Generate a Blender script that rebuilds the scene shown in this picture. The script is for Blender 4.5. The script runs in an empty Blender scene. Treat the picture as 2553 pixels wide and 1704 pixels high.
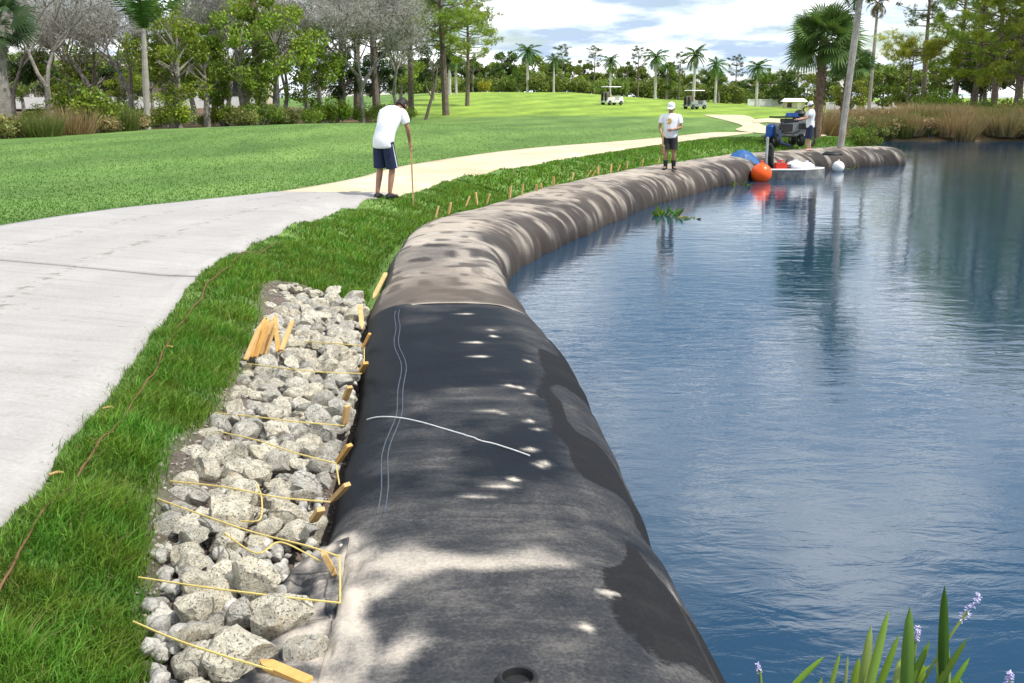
import bpy, math, random
import numpy as np
from mathutils import Vector, Matrix, noise as mnoise

# ------------------------------------------------------------------ camera, sky, sun, exposure
scene = bpy.context.scene
F = 2480.0; CH = 2.63; TH = math.atan((852 - 243) / F); CX, CY = 1276.5, 852.0
cd = bpy.data.cameras.new('camera'); cam = bpy.data.objects.new('camera', cd)
scene.collection.objects.link(cam); scene.camera = cam
cam.location = (0, 0, CH); cam.rotation_euler = (math.pi / 2 - TH, 0, 0)
cd.sensor_width = 36.0; cd.lens = 36.0 * F / 2553.0; cd.clip_start = 0.05; cd.clip_end = 3000

SUN_AZ, SUN_EL = math.radians(112), math.radians(57)
world = bpy.data.worlds.new('World'); scene.world = world; world.use_nodes = True
wn = world.node_tree; wn.nodes.clear()
def wnode(t, **k):
    n = wn.nodes.new(t)
    for a, b in k.items(): setattr(n, a, b)
    return n
wo = wnode('ShaderNodeOutputWorld'); wb = wnode('ShaderNodeBackground')
wb.inputs['Strength'].default_value = 0.12
sky = wnode('ShaderNodeTexSky', sky_type='NISHITA', sun_disc=False, sun_elevation=SUN_EL, sun_rotation=SUN_AZ, air_density=1.0, dust_density=0.15, ozone_density=1.6)
tc = wnode('ShaderNodeTexCoord'); sep = wnode('ShaderNodeSeparateXYZ'); wn.links.new(tc.outputs['Generated'], sep.inputs[0])
def wmath(op, a, b=None, clamp=False):
    n = wnode('ShaderNodeMath', operation=op, use_clamp=clamp)
    for i, v in enumerate((a, b)):
        if v is None: continue
        if isinstance(v, (int, float)): n.inputs[i].default_value = v
        else: wn.links.new(v, n.inputs[i])
    return n.outputs[0]
zc_ = wmath('ADD', wmath('MAXIMUM', sep.outputs['Z'], 0.0), 0.16)
px_ = wmath('DIVIDE', sep.outputs['X'], zc_); py_ = wmath('DIVIDE', sep.outputs['Y'], zc_)
cmb = wnode('ShaderNodeCombineXYZ'); wn.links.new(px_, cmb.inputs[0]); wn.links.new(py_, cmb.inputs[1]); cmb.inputs[2].default_value = 23.3
def wnoise(scale, detail, rough):
    n = wnode('ShaderNodeTexNoise'); n.inputs['Scale'].default_value = scale; n.inputs['Detail'].default_value = detail
    n.inputs['Roughness'].default_value = rough; wn.links.new(cmb.outputs[0], n.inputs['Vector']); return n.outputs[0]
n1 = wnoise(1.15, 8, 0.56); n2 = wnoise(2.6, 7, 0.55)
def wramp(src, stops):
    r = wnode('ShaderNodeValToRGB'); el = r.color_ramp.elements
    while len(el) < len(stops): el.new(0.5)
    for e, (p, c) in zip(el, stops): e.position = p; e.color = (*c, 1)
    wn.links.new(src, r.inputs[0]); return r.outputs[0]
mask = wramp(n1, [(0.385, (0.03, 0.03, 0.03)), (0.54, (1, 1, 1))])
ccol = wramp(n2, [(0.36, (4.8, 6.1, 8.0)), (0.46, (8.8, 9.9, 11.2)), (0.58, (15.5, 15.7, 15.9))])
mx = wnode('ShaderNodeMix', data_type='RGBA'); wn.links.new(mask, mx.inputs[0])
wn.links.new(sky.outputs[0], mx.inputs[6]); wn.links.new(ccol, mx.inputs[7])
wn.links.new(mx.outputs[2], wb.inputs['Color']); wn.links.new(wb.outputs[0], wo.inputs[0])

sl = bpy.data.lights.new('sun', 'SUN'); so = bpy.data.objects.new('sun', sl); scene.collection.objects.link(so)
sl.energy = 4.8; sl.angle = math.radians(0.53); sl.color = (1.0, 0.95, 0.86)
to_sun = Vector((math.cos(SUN_EL) * math.sin(SUN_AZ), math.cos(SUN_EL) * math.cos(SUN_AZ), math.sin(SUN_EL)))
so.rotation_euler = to_sun.to_track_quat('Z', 'Y').to_euler(); so.location = (20, -10, 30)
scene.view_settings.view_transform = 'Standard'; scene.view_settings.look = 'None'
scene.view_settings.exposure = 0.0; scene.view_settings.gamma = 1.0; scene.view_settings.use_curve_mapping = False
scene.render.engine = 'CYCLES'; scene.cycles.use_denoising = True
scene.cycles.max_bounces = 6; scene.cycles.transparent_max_bounces = 8; scene.cycles.caustics_reflective = False; scene.cycles.caustics_refractive = False

COL = scene.collection
R = random.Random(11); NR = np.random.default_rng(5)
PI = math.pi

# ------------------------------------------------------------------ survey helpers (measuring the place)
def G(x, y, z):
    a = (x - CX) / F; b = -(y - CY) / F
    dz = -math.sin(TH) + b * math.cos(TH); t = (z - CH) / dz
    return Vector((a * t, (math.cos(TH) + b * math.sin(TH)) * t, z))
def xat(px, y, z=1.2): return (px - CX) / F * (y * math.cos(TH) - (z - CH) * math.sin(TH))
def zat(py, y): return CH + y * math.tan(math.atan((CY - py) / F) - TH)

# ------------------------------------------------------------------ mesh helpers
def npmesh(name, V, Fa, mat=None, parent=None, smooth=False, col=None, uv=None, mats=None):
    V = np.asarray(V, dtype=np.float32).reshape(-1, 3)
    me = bpy.data.meshes.new(name)
    if isinstance(Fa, np.ndarray):
        k = Fa.shape[1]; m = len(Fa)
        me.vertices.add(len(V)); me.vertices.foreach_set('co', V.ravel())
        me.loops.add(m * k); me.loops.foreach_set('vertex_index', Fa.astype(np.int32).ravel())
        me.polygons.add(m); me.polygons.foreach_set('loop_start', np.arange(m, dtype=np.int32) * k)
        me.update(calc_edges=True); me.validate()
    else:
        me.from_pydata([tuple(map(float, v)) for v in V], [], [tuple(int(i) for i in f) for f in Fa]); me.update()
    if smooth: me.polygons.foreach_set('use_smooth', [True] * len(me.polygons))
    if col is not None:
        c = np.asarray(col, dtype=np.float32)
        if c.shape[1] == 3: c = np.concatenate([c, np.ones((len(c), 1), np.float32)], 1)
        at = me.attributes.new('Col', 'FLOAT_COLOR', 'POINT'); at.data.foreach_set('color', c.ravel())
    if uv is not None:
        at = me.attributes.new('PUV', 'FLOAT2', 'POINT'); at.data.foreach_set('vector', np.asarray(uv, np.float32).ravel())
    if mat is not None: me.materials.append(mat)
    o = bpy.data.objects.new(name, me); COL.objects.link(o)
    if parent is not None: o.parent = parent
    return o
def tag(o, label=None, cat=None, group=None, kind=None):
    if label: o['label'] = label
    if cat: o['category'] = cat
    if group: o['group'] = group
    if kind: o['kind'] = kind
    return o
def empty(name, loc=(0, 0, 0), rz=0.0, label=None, cat=None, group=None):
    o = bpy.data.objects.new(name, None); COL.objects.link(o); o.location = loc; o.rotation_euler = (0, 0, rz)
    o.empty_display_size = 0.1
    return tag(o, label, cat, group)
def copy_tree(o, parent=None):
    c = o.copy(); COL.objects.link(c); c.parent = parent
    for ch in o.children: copy_tree(ch, c)
    return c

class MB:
    """collects simple solids into one mesh"""
    def __init__(s): s.v = []; s.f = []
    def add(s, V, Fs):
        n = len(s.v); s.v += [tuple(v) for v in V]; s.f += [tuple(i + n for i in f) for f in Fs]; return s
    def box(s, c, size, M=None, taper=1.0):
        hx, hy, hz = size[0] / 2, size[1] / 2, size[2] / 2; V = []
        for sz in (-1, 1):
            t = taper if sz > 0 else 1.0
            for sx, sy in ((-1, -1), (1, -1), (1, 1), (-1, 1)):
                p = Vector((sx * hx * t, sy * hy * t, sz * hz))
                if M is not None: p = M @ p
                V.append(p + Vector(c))
        return s.add(V, [(3, 2, 1, 0), (4, 5, 6, 7), (0, 1, 5, 4), (1, 2, 6, 5), (2, 3, 7, 6), (3, 0, 4, 7)])
    def tube(s, pts, rad, n=8, caps=True, flat=1.0):
        pts = [Vector(p) for p in pts]; N = len(pts)
        if not isinstance(rad, (list, tuple)): rad = [rad] * N
        V = []; up = None
        for i, p in enumerate(pts):
            t = (pts[min(i + 1, N - 1)] - pts[max(i - 1, 0)])
            if t.length < 1e-9: t = Vector((0, 0, 1))
            t.normalize()
            if up is None: up = Vector((1, 0, 0)) if abs(t.x) < 0.9 else Vector((0, 1, 0))
            up = (up - t * up.dot(t)); up = up.normalized() if up.length > 1e-6 else t.orthogonal().normalized()
            w = t.cross(up)
            for k in range(n):
                a = 2 * PI * k / n
                V.append(p + (up * math.cos(a) + w * math.sin(a) * flat) * rad[i])
        Fs = []
        for i in range(N - 1):
            for k in range(n):
                a = i * n + k; b = i * n + (k + 1) % n
                Fs.append((a, b, b + n, a + n))
        if caps: Fs.append(tuple(range(n - 1, -1, -1))); Fs.append(tuple(range((N - 1) * n, N * n)))
        return s.add(V, Fs)
    def lathe(s, prof, n=16, M=None, c=(0, 0, 0)):
        V = []; Fs = []
        for r, z in prof:
            for k in range(n):
                a = 2 * PI * k / n; p = Vector((r * math.cos(a), r * math.sin(a), z))
                if M is not None: p = M @ p
                V.append(p + Vector(c))
        for i in range(len(prof) - 1):
            for k in range(n):
                a = i * n + k; b = i * n + (k + 1) % n; Fs.append((a, b, b + n, a + n))
        Fs.append(tuple(range(n - 1, -1, -1))); Fs.append(tuple(range((len(prof) - 1) * n, len(prof) * n)))
        return s.add(V, Fs)
    def sphere(s, c, r, n=16, m=10, sc=(1, 1, 1)):
        prof = [(max(1e-4, r * math.sin(PI * i / m)), -r * math.cos(PI * i / m)) for i in range(m + 1)]
        return s.lathe(prof, n, Matrix.Diagonal(Vector(sc)), c)
    def loft(s, rings, n=16, caps=True):
        """rings: (centre, xaxis, yaxis, rx, ry)"""
        V = []; Fs = []
        for c, X, Y, rx, ry in rings:
            for k in range(n):
                a = 2 * PI * k / n
                V.append(Vector(c) + Vector(X) * (rx * math.cos(a)) + Vector(Y) * (ry * math.sin(a)))
        for i in range(len(rings) - 1):
            for k in range(n):
                a = i * n + k; b = i * n + (k + 1) % n; Fs.append((a, b, b + n, a + n))
        if caps: Fs.append(tuple(range(n - 1, -1, -1))); Fs.append(tuple(range((len(rings) - 1) * n, len(rings) * n)))
        return s.add(V, Fs)
    def build(s, name, mat, parent=None, smooth=False):
        o = npmesh(name, s.v, s.f, mat, parent)
        if smooth:
            o.data.polygons.foreach_set('use_smooth', [True] * len(o.data.polygons))
            try: o.data.set_sharp_from_angle(angle=math.radians(40))
            except Exception: pass
        return o

# ------------------------------------------------------------------ material helpers
def newmat(name):
    m = bpy.data.materials.new(name); m.use_nodes = True; nt = m.node_tree
    return m, nt, nt.nodes['Principled BSDF'], nt.nodes['Material Output']
def N(nt, t, **k):
    n = nt.nodes.new(t)
    for a, b in k.items(): setattr(n, a, b)
    return n
def L(nt, a, b): nt.links.new(a, b)
def ramp(nt, src, stops):
    r = N(nt, 'ShaderNodeValToRGB'); el = r.color_ramp.elements
    while len(el) < len(stops): el.new(0.5)
    for e, (p, c) in zip(el, stops): e.position = p; e.color = (*c, 1) if len(c) == 3 else c
    L(nt, src, r.inputs[0]); return r.outputs[0]
def noise(nt, vec, scale, detail=4, rough=0.55, dist=0.0):
    n = N(nt, 'ShaderNodeTexNoise'); n.inputs['Scale'].default_value = scale; n.inputs['Detail'].default_value = detail
    n.inputs['Roughness'].default_value = rough; n.inputs['Distortion'].default_value = dist
    if vec is not None: L(nt, vec, n.inputs['Vector'])
    return n.outputs[0]
def mixc(nt, f, a, b, mode='MIX'):
    n = N(nt, 'ShaderNodeMix', data_type='RGBA', blend_type=mode)
    for i, v in ((0, f), (6, a), (7, b)):
        if isinstance(v, (int, float)): n.inputs[i].default_value = v
        elif isinstance(v, tuple): n.inputs[i].default_value = (*v, 1)
        else: L(nt, v, n.inputs[i])
    return n.outputs[2]
def math_(nt, op, a, b=None, clamp=False):
    n = N(nt, 'ShaderNodeMath', operation=op, use_clamp=clamp)
    if op == 'MULTIPLY_ADD': n.inputs[2].default_value = 0.5
    for i, v in enumerate((a, b)):
        if v is None: continue
        if isinstance(v, (int, float)): n.inputs[i].default_value = v
        else: L(nt, v, n.inputs[i])
    return n.outputs[0]
def bump(nt, bs, h, strength=0.3, dist=0.01):
    b = N(nt, 'ShaderNodeBump'); b.inputs['Strength'].default_value = strength; b.inputs['Distance'].default_value = dist
    L(nt, h, b.inputs['Height']); L(nt, b.outputs[0], bs.inputs['Normal']); return b
def pm(name, c1, c2, scale=8.0, rough=0.7, bmp=0.2, metal=0.0, bd=0.01, spec=0.4):
    m, nt, bs, out = newmat(name); g = N(nt, 'ShaderNodeTexCoord').outputs['Object']
    nz = noise(nt, g, scale, 5, 0.6); L(nt, ramp(nt, nz, [(0.3, c1), (0.7, c2)]), bs.inputs['Base Color'])
    bs.inputs['Roughness'].default_value = rough; bs.inputs['Metallic'].default_value = metal; bs.inputs['Specular IOR Level'].default_value = spec
    if bmp: bump(nt, bs, noise(nt, g, scale * 4, 3), bmp, bd)
    return m
def foliage(name, var=0.35, trans=0.3, rough=0.55):
    m, nt, bs, out = newmat(name); c = N(nt, 'ShaderNodeVertexColor', layer_name='Col').outputs[0]
    oi = N(nt, 'ShaderNodeObjectInfo').outputs['Random']
    hs = N(nt, 'ShaderNodeHueSaturation'); L(nt, c, hs.inputs['Color'])
    mr = N(nt, 'ShaderNodeMapRange'); L(nt, oi, mr.inputs[0]); mr.inputs[3].default_value = 1 - var * 0.6; mr.inputs[4].default_value = 1 + var * 0.7
    L(nt, mr.outputs[0], hs.inputs['Value'])
    mr2 = N(nt, 'ShaderNodeMapRange'); L(nt, math_(nt, 'FRACT', math_(nt, 'MULTIPLY', oi, 7.13)), mr2.inputs[0]); mr2.inputs[3].default_value = 0.485; mr2.inputs[4].default_value = 0.512
    L(nt, mr2.outputs[0], hs.inputs['Hue'])
    L(nt, hs.outputs[0], bs.inputs['Base Color']); bs.inputs['Roughness'].default_value = rough; bs.inputs['Specular IOR Level'].default_value = 0.3
    tr = N(nt, 'ShaderNodeBsdfTranslucent'); L(nt, mixc(nt, 1.0, hs.outputs[0], (1.0, 1.0, 0.55), 'MULTIPLY'), tr.inputs[0])
    ms = N(nt, 'ShaderNodeMixShader'); ms.inputs[0].default_value = trans
    L(nt, bs.outputs[0], ms.inputs[1]); L(nt, tr.outputs[0], ms.inputs[2]); L(nt, ms.outputs[0], out.inputs[0])
    return m

# ------------------------------------------------------------------ plan curves
def catmull(P, per=12):
    P = [np.array(p, float) for p in P]; P = [2 * P[0] - P[1]] + P + [2 * P[-1] - P[-2]]; out = []
    for i in range(1, len(P) - 2):
        for k in range(per):
            t = k / per; a, b, c, d = P[i - 1], P[i], P[i + 1], P[i + 2]
            out.append(0.5 * ((2 * b) + (-a + c) * t + (2 * a - 5 * b + 4 * c - d) * t * t + (-a + 3 * b - 3 * c + d) * t ** 3))
    out.append(P[-2]); return np.array(out)
def resample(C, step):
    d = np.r_[0, np.cumsum(np.linalg.norm(np.diff(C, axis=0), axis=1))]
    n = max(2, int(d[-1] / step)); s = np.linspace(0, d[-1], n + 1)
    return np.stack([np.interp(s, d, C[:, i]) for i in range(C.shape[1])], 1), s
CL = catmull([(0.35, -14), (0.32, -4), (0.16, 0), (0.06, 2.5), (-0.08, 4.6), (-0.23, 6.8), (-0.44, 8.6), (-0.68, 10.6), (-0.82, 12.4), (-0.86, 14.2), (-0.66, 16.2),
              (0.2, 18.75), (1.22, 21.65), (2.62, 25.25), (4.3, 28.6), (6.2, 32.0), (8.4, 35.3), (11.0, 38.2), (13.6, 40.2), (16.0, 41.4)], 16)
PIN = catmull([(-2.05, -12), (-2.05, 0), (-2.1, 2.5), (-2.19, 3.95), (-2.38, 5.21), (-2.63, 6.83), (-3.05, 9.3), (-3.2, 11.0), (-3.14, 13.49), (-2.85, 16.6),
               (-2.1, 18.9), (-0.75, 23.6), (2.6, 31.6), (6.2, 39.4), (12.2, 51.0)], 12)
POUT = catmull([(-6.6, -12), (-6.8, 0), (-7.0, 2.5), (-7.2, 5.0), (-7.3, 8), (-7.25, 11), (-7.0, 13.57), (-6.3, 15.6), (-5.4, 17.0), (-4.3, 18.9), (-3.4, 22.0), (-2.7, 26.2), (0.3, 34.0), (5.9, 43.0), (12.0, 54.5)], 12)
LAKE = np.array([tuple(p) for p in CL] + [(17.2, 43.2), (17.6, 46), (17.2, 52), (18.5, 58), (22.7, 62.3), (31, 62.5), (50, 60), (95, 50), (130, 20), (130, -60), (0.35, -60)])

def polydist(X, Y, poly, closed=True):
    n = len(poly); d2 = np.full(X.shape, 1e9); ins = np.zeros(X.shape, bool)
    for i in range(n if closed else n - 1):
        ax, ay = poly[i]; bx, by = poly[(i + 1) % n]; ex, ey = bx - ax, by - ay
        t = np.clip(((X - ax) * ex + (Y - ay) * ey) / (ex * ex + ey * ey + 1e-12), 0, 1)
        d2 = np.minimum(d2, (X - ax - t * ex) ** 2 + (Y - ay - t * ey) ** 2)
        if closed and ay != by:
            c = ((ay > Y) != (by > Y)) & (X < (bx - ax) * (Y - ay) / (by - ay) + ax); ins ^= c
    return np.sqrt(d2), ins
def sstep(a, b, x): t = np.clip((x - a) / (b - a), 0, 1); return t * t * (3 - 2 * t)
LAKE_S = np.array([p for i, p in enumerate(LAKE) if i % 4 == 0 or i >= len(CL)])
def vnoise(X, Y, f, seed=0):
    """cheap value noise"""
    x = X * f + seed * 17.3; y = Y * f + seed * 9.1; xi = np.floor(x); yi = np.floor(y); fx = x - xi; fy = y - yi
    fx = fx * fx * (3 - 2 * fx); fy = fy * fy * (3 - 2 * fy)
    def hsh(a, b): v = np.sin(a * 127.1 + b * 311.7 + seed * 74.7) * 43758.5453; return v - np.floor(v)
    return (hsh(xi, yi) * (1 - fx) + hsh(xi + 1, yi) * fx) * (1 - fy) + (hsh(xi, yi + 1) * (1 - fx) + hsh(xi + 1, yi + 1) * fx) * fy
def hfun(X, Y, lakeD=None):
    X = np.asarray(X, float); Y = np.asarray(Y, float)
    if lakeD is None:
        d, ins = polydist(X, Y, LAKE_S); d = np.where(ins, -d, d)
    else: d = lakeD
    z = np.interp(d, [-30, -6, -1, 0, 0.6, 0.95, 1.25, 1.7, 2.05, 2.5, 4], [-2.5, -1.6, -0.9, -0.5, 0.05, 0.40, 0.50, 0.66, 0.80, 0.88, 0.90])
    D = np.hypot(X, Y); pxx = CX + F * X / np.maximum(Y, 5)
    A = np.interp(pxx, [-2000, 0, 800, 1050, 1200, 1420, 1640, 1800, 2000, 2300, 3200], [0.6, 0.5, 1.5, 2.2, 2.35, 2.25, 1.35, 0.75, 0.22, 0.3, 0.5])
    z = z + np.where(d > 2, 1, 0) * A * sstep(62, 150, D)
    fw = sstep(3, 14, d) * sstep(6, 16, np.maximum(-X, 0) + np.maximum(Y - 20, 0) * 0.35)
    z = z + 0.5 * np.exp(-((X + 7) / 9) ** 2 - ((Y - 44) / 13) ** 2) * sstep(4, 12, d)
    z = z + 0.18 * fw * (0.5 + 0.5 * np.sin(X * 0.11 + 0.7) * np.cos(Y * 0.09)) 
    bank = sstep(1.3, 1.8, d) * (1 - sstep(2.3, 2.9, d)) * (1 - sstep(20, 45, D))
    z = z + bank * ((vnoise(X, Y, 2.6, 3) - 0.5) * 0.13 + (vnoise(X, Y, 6.0, 4) - 0.5) * 0.05)
    return z
def hz(x, y): return float(hfun(np.array([x]), np.array([y]))[0])

# ------------------------------------------------------------------ the setting: ground
def axis(lo, hi, c, fine, grow):
    out = [c]; s = fine
    while out[-1] < hi: out.append(out[-1] + s); s = s if abs(out[-1] - c) < 5 else s * grow
    neg = [c]; s = fine
    while neg[-1] > lo: neg.append(neg[-1] - s); s = s if abs(neg[-1] - c) < 5 else s * grow
    return np.array(neg[::-1][:-1] + out)
ax = axis(-900, 900, -1.2, 0.13, 1.028)
ay_ = [-20.0]; s = 1.0
while ay_[-1] < 1500:
    y = ay_[-1]; ay_.append(y + (1.0 if y < 1 else 0.13 if y < 22 else 0.13 + (y - 22) * 0.026))
ay_ = np.array(ay_)
GX, GY = np.meshgrid(ax, ay_)
dL, insL = polydist(GX, GY, LAKE_S); dL = np.where(insL, -dL, dL)
GZ = hfun(GX, GY, dL)
# ground cover colours: darker green near grass, brighter lime grass far off, woods floor, reed bank, lake bed
D_ = np.hypot(GX, GY); PXX = CX + F * GX / np.maximum(GY, 3)
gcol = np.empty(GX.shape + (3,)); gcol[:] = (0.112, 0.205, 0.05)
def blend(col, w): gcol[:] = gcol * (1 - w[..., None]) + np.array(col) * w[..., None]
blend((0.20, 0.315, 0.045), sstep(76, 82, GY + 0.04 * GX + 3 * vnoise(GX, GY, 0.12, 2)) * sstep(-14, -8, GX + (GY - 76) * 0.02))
WOODS = [(-60, 24), (-24, 28), (-18.6, 37.2), (-16.8, 48.7), (-13.0, 58), (-8.0, 70), (-9.5, 82), (-60, 160), (-200, 160), (-200, 24)]
dw, iw = polydist(GX, GY, np.array(WOODS)); dw = np.where(iw, dw, -dw)
blend((0.13, 0.10, 0.055), sstep(-0.3, 0.8, dw + (vnoise(GX, GY, 0.5, 6) - 0.5) * 1.6))
blend((0.16, 0.125, 0.06), sstep(-1.0, 1.0, GX - 0.305 * GY) * sstep(46, 50, GY) * (1 - sstep(150, 170, GY)))
blend((0.05, 0.04, 0.025), 1 - sstep(0.3, 0.7, dL))
RKL = np.array([(2.2, -1.02), (2.92, -1.22), (3.63, -1.50), (4.45, -1.78), (5.31, -1.93), (6.07, -1.92), (8.41, -2.22), (10.1, -2.62), (10.6, -2.60)])
blend((0.115, 0.098, 0.08), sstep(-0.12, 0.06, GX - np.interp(GY, RKL[:, 0], RKL[:, 1])) * (1 - sstep(10.6, 10.9, GY)) * sstep(0.3, 0.6, dL) * sstep(0, 1, GY))
nx, ny = len(ax), len(ay_)
idx = np.arange(nx * ny).reshape(ny, nx)
quads = np.stack([idx[:-1, :-1], idx[:-1, 1:], idx[1:, 1:], idx[1:, :-1]], -1).reshape(-1, 4)

def ground_mat():
    m, nt, bs, out = newmat('ground_cover'); c = N(nt, 'ShaderNodeVertexColor', layer_name='Col').outputs[0]
    g = N(nt, 'ShaderNodeNewGeometry').outputs['Position']
    mp = N(nt, 'ShaderNodeMapping'); L(nt, g, mp.inputs[0]); mp.inputs['Rotation'].default_value = (0, 0, 0.5); mp.inputs['Scale'].default_value = (1, 0.35, 1)
    a = noise(nt, mp.outputs[0], 0.40, 6, 0.68); b = noise(nt, g, 7.0, 5, 0.7); e = noise(nt, g, 45.0, 3, 0.7)
    f1 = ramp(nt, a, [(0.3, (0.62, 0.68, 0.66)), (0.7, (1.42, 1.28, 1.32))])
    f2 = ramp(nt, b, [(0.3, (0.66, 0.7, 0.64)), (0.72, (1.36, 1.3, 1.4))])
    f3 = ramp(nt, e, [(0.3, (0.7, 0.72, 0.7)), (0.7, (1.3, 1.28, 1.3))])
    sg = N(nt, 'ShaderNodeSeparateXYZ'); L(nt, g, sg.inputs[0])
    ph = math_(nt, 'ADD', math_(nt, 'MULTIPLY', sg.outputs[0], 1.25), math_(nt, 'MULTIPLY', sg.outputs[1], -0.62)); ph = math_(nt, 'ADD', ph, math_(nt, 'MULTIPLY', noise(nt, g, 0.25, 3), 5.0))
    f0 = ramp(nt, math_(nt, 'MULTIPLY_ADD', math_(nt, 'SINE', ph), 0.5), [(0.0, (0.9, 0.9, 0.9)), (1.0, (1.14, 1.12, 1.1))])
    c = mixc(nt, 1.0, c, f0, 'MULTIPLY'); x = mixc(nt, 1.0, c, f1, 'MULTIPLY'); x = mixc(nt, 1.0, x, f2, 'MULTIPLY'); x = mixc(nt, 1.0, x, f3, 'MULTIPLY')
    L(nt, x, bs.inputs['Base Color']); bs.inputs['Roughness'].default_value = 0.85; bs.inputs['Specular IOR Level'].default_value = 0.15
    bump(nt, bs, noise(nt, g, 22.0, 5, 0.75), 0.8, 0.015); return m
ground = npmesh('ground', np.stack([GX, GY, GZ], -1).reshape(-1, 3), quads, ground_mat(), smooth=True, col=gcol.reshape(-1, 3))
tag(ground, 'gently rolling grassy golf course ground around the pond', kind='structure')

# water
def water_mat():
    m, nt, bs, out = newmat('pond_water'); g = N(nt, 'ShaderNodeNewGeometry').outputs['Position']
    bs.inputs['Base Color'].default_value = (0.012, 0.045, 0.088, 1); bs.inputs['Roughness'].default_value = 0.02; bs.inputs['IOR'].default_value = 1.75
    mp = N(nt, 'ShaderNodeMapping'); L(nt, g, mp.inputs[0]); mp.inputs['Rotation'].default_value = (0, 0, -0.35); mp.inputs['Scale'].default_value = (0.45, 1.0, 1)
    w1 = noise(nt, mp.outputs[0], 2.4, 3, 0.5, 0.6); w2 = noise(nt, mp.outputs[0], 6.0, 4, 0.6, 0.5); w3 = noise(nt, g, 0.35, 2, 0.5)
    calm = N(nt, 'ShaderNodeMapRange'); L(nt, noise(nt, g, 0.11, 2, 0.5), calm.inputs[0]); calm.inputs[1].default_value = 0.38; calm.inputs[2].default_value = 0.62; calm.inputs[3].default_value = 0.35; calm.inputs[4].default_value = 1.7
    h = math_(nt, 'ADD', math_(nt, 'MULTIPLY', w1, 0.8), math_(nt, 'MULTIPLY', math_(nt, 'MULTIPLY', w2, 0.48), calm.outputs[0]))
    h = math_(nt, 'ADD', h, math_(nt, 'MULTIPLY', w3, 1.2))
    bump(nt, bs, h, 1.0, 0.0082); return m
wv = [(-2, -60, 0), (140, -60, 0), (140, 70, 0), (-2, 70, 0)]
water = npmesh('pond_water', wv, [(0, 1, 2, 3)], water_mat()); tag(water, 'calm blue rippled pond water', kind='structure')

# ------------------------------------------------------------------ paths
def strip(A, B, y0, y1, n, m, lift, name, mat, thick=0.09):
    """a slab between two edge curves, from y0 to y1 along the edges"""
    if not isinstance(y0, tuple): y0 = (y0, y0)
    if not isinstance(y1, tuple): y1 = (y1, y1)
    def sub(Cv, yr):
        Cr, s_ = resample(Cv, 0.1); ys = Cr[:, 1]; yy = np.linspace(*yr, n); return np.stack([np.interp(yy, ys, Cr[:, 0]), yy], 1)
    a, b = sub(A, (y0[0], y1[0])), sub(B, (y0[1], y1[1])); t = np.linspace(0, 1, m)
    P = a[:, None] * (1 - t[None, :, None]) + b[:, None] * t[None, :, None]
    Z = hfun(P[..., 0], P[..., 1]) + lift
    V = np.concatenate([P, Z[..., None]], -1).reshape(-1, 3); V2 = V.copy(); V2[:, 2] -= thick
    I = np.arange(n * m).reshape(n, m); q = np.stack([I[:-1, :-1], I[:-1, 1:], I[1:, 1:], I[1:, :-1]], -1).reshape(-1, 4)[:, ::-1]
    per = np.r_[I[0, :], I[1:, -1], I[-1, -2::-1], I[-2:0:-1, 0]]; nn = n * m
    sides = np.stack([per, np.roll(per, -1), np.roll(per, -1) + nn, per + nn], -1)
    seg = np.r_[0, np.cumsum(np.linalg.norm(np.diff(a, axis=0), axis=1))]
    uv = np.stack(np.broadcast_arrays(seg[:, None] + y0[0], t[None, :] * 4.0), -1).reshape(-1, 2)
    return npmesh(name, np.r_[V, V2], np.r_[q, sides], mat, uv=np.r_[uv, uv])
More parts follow.
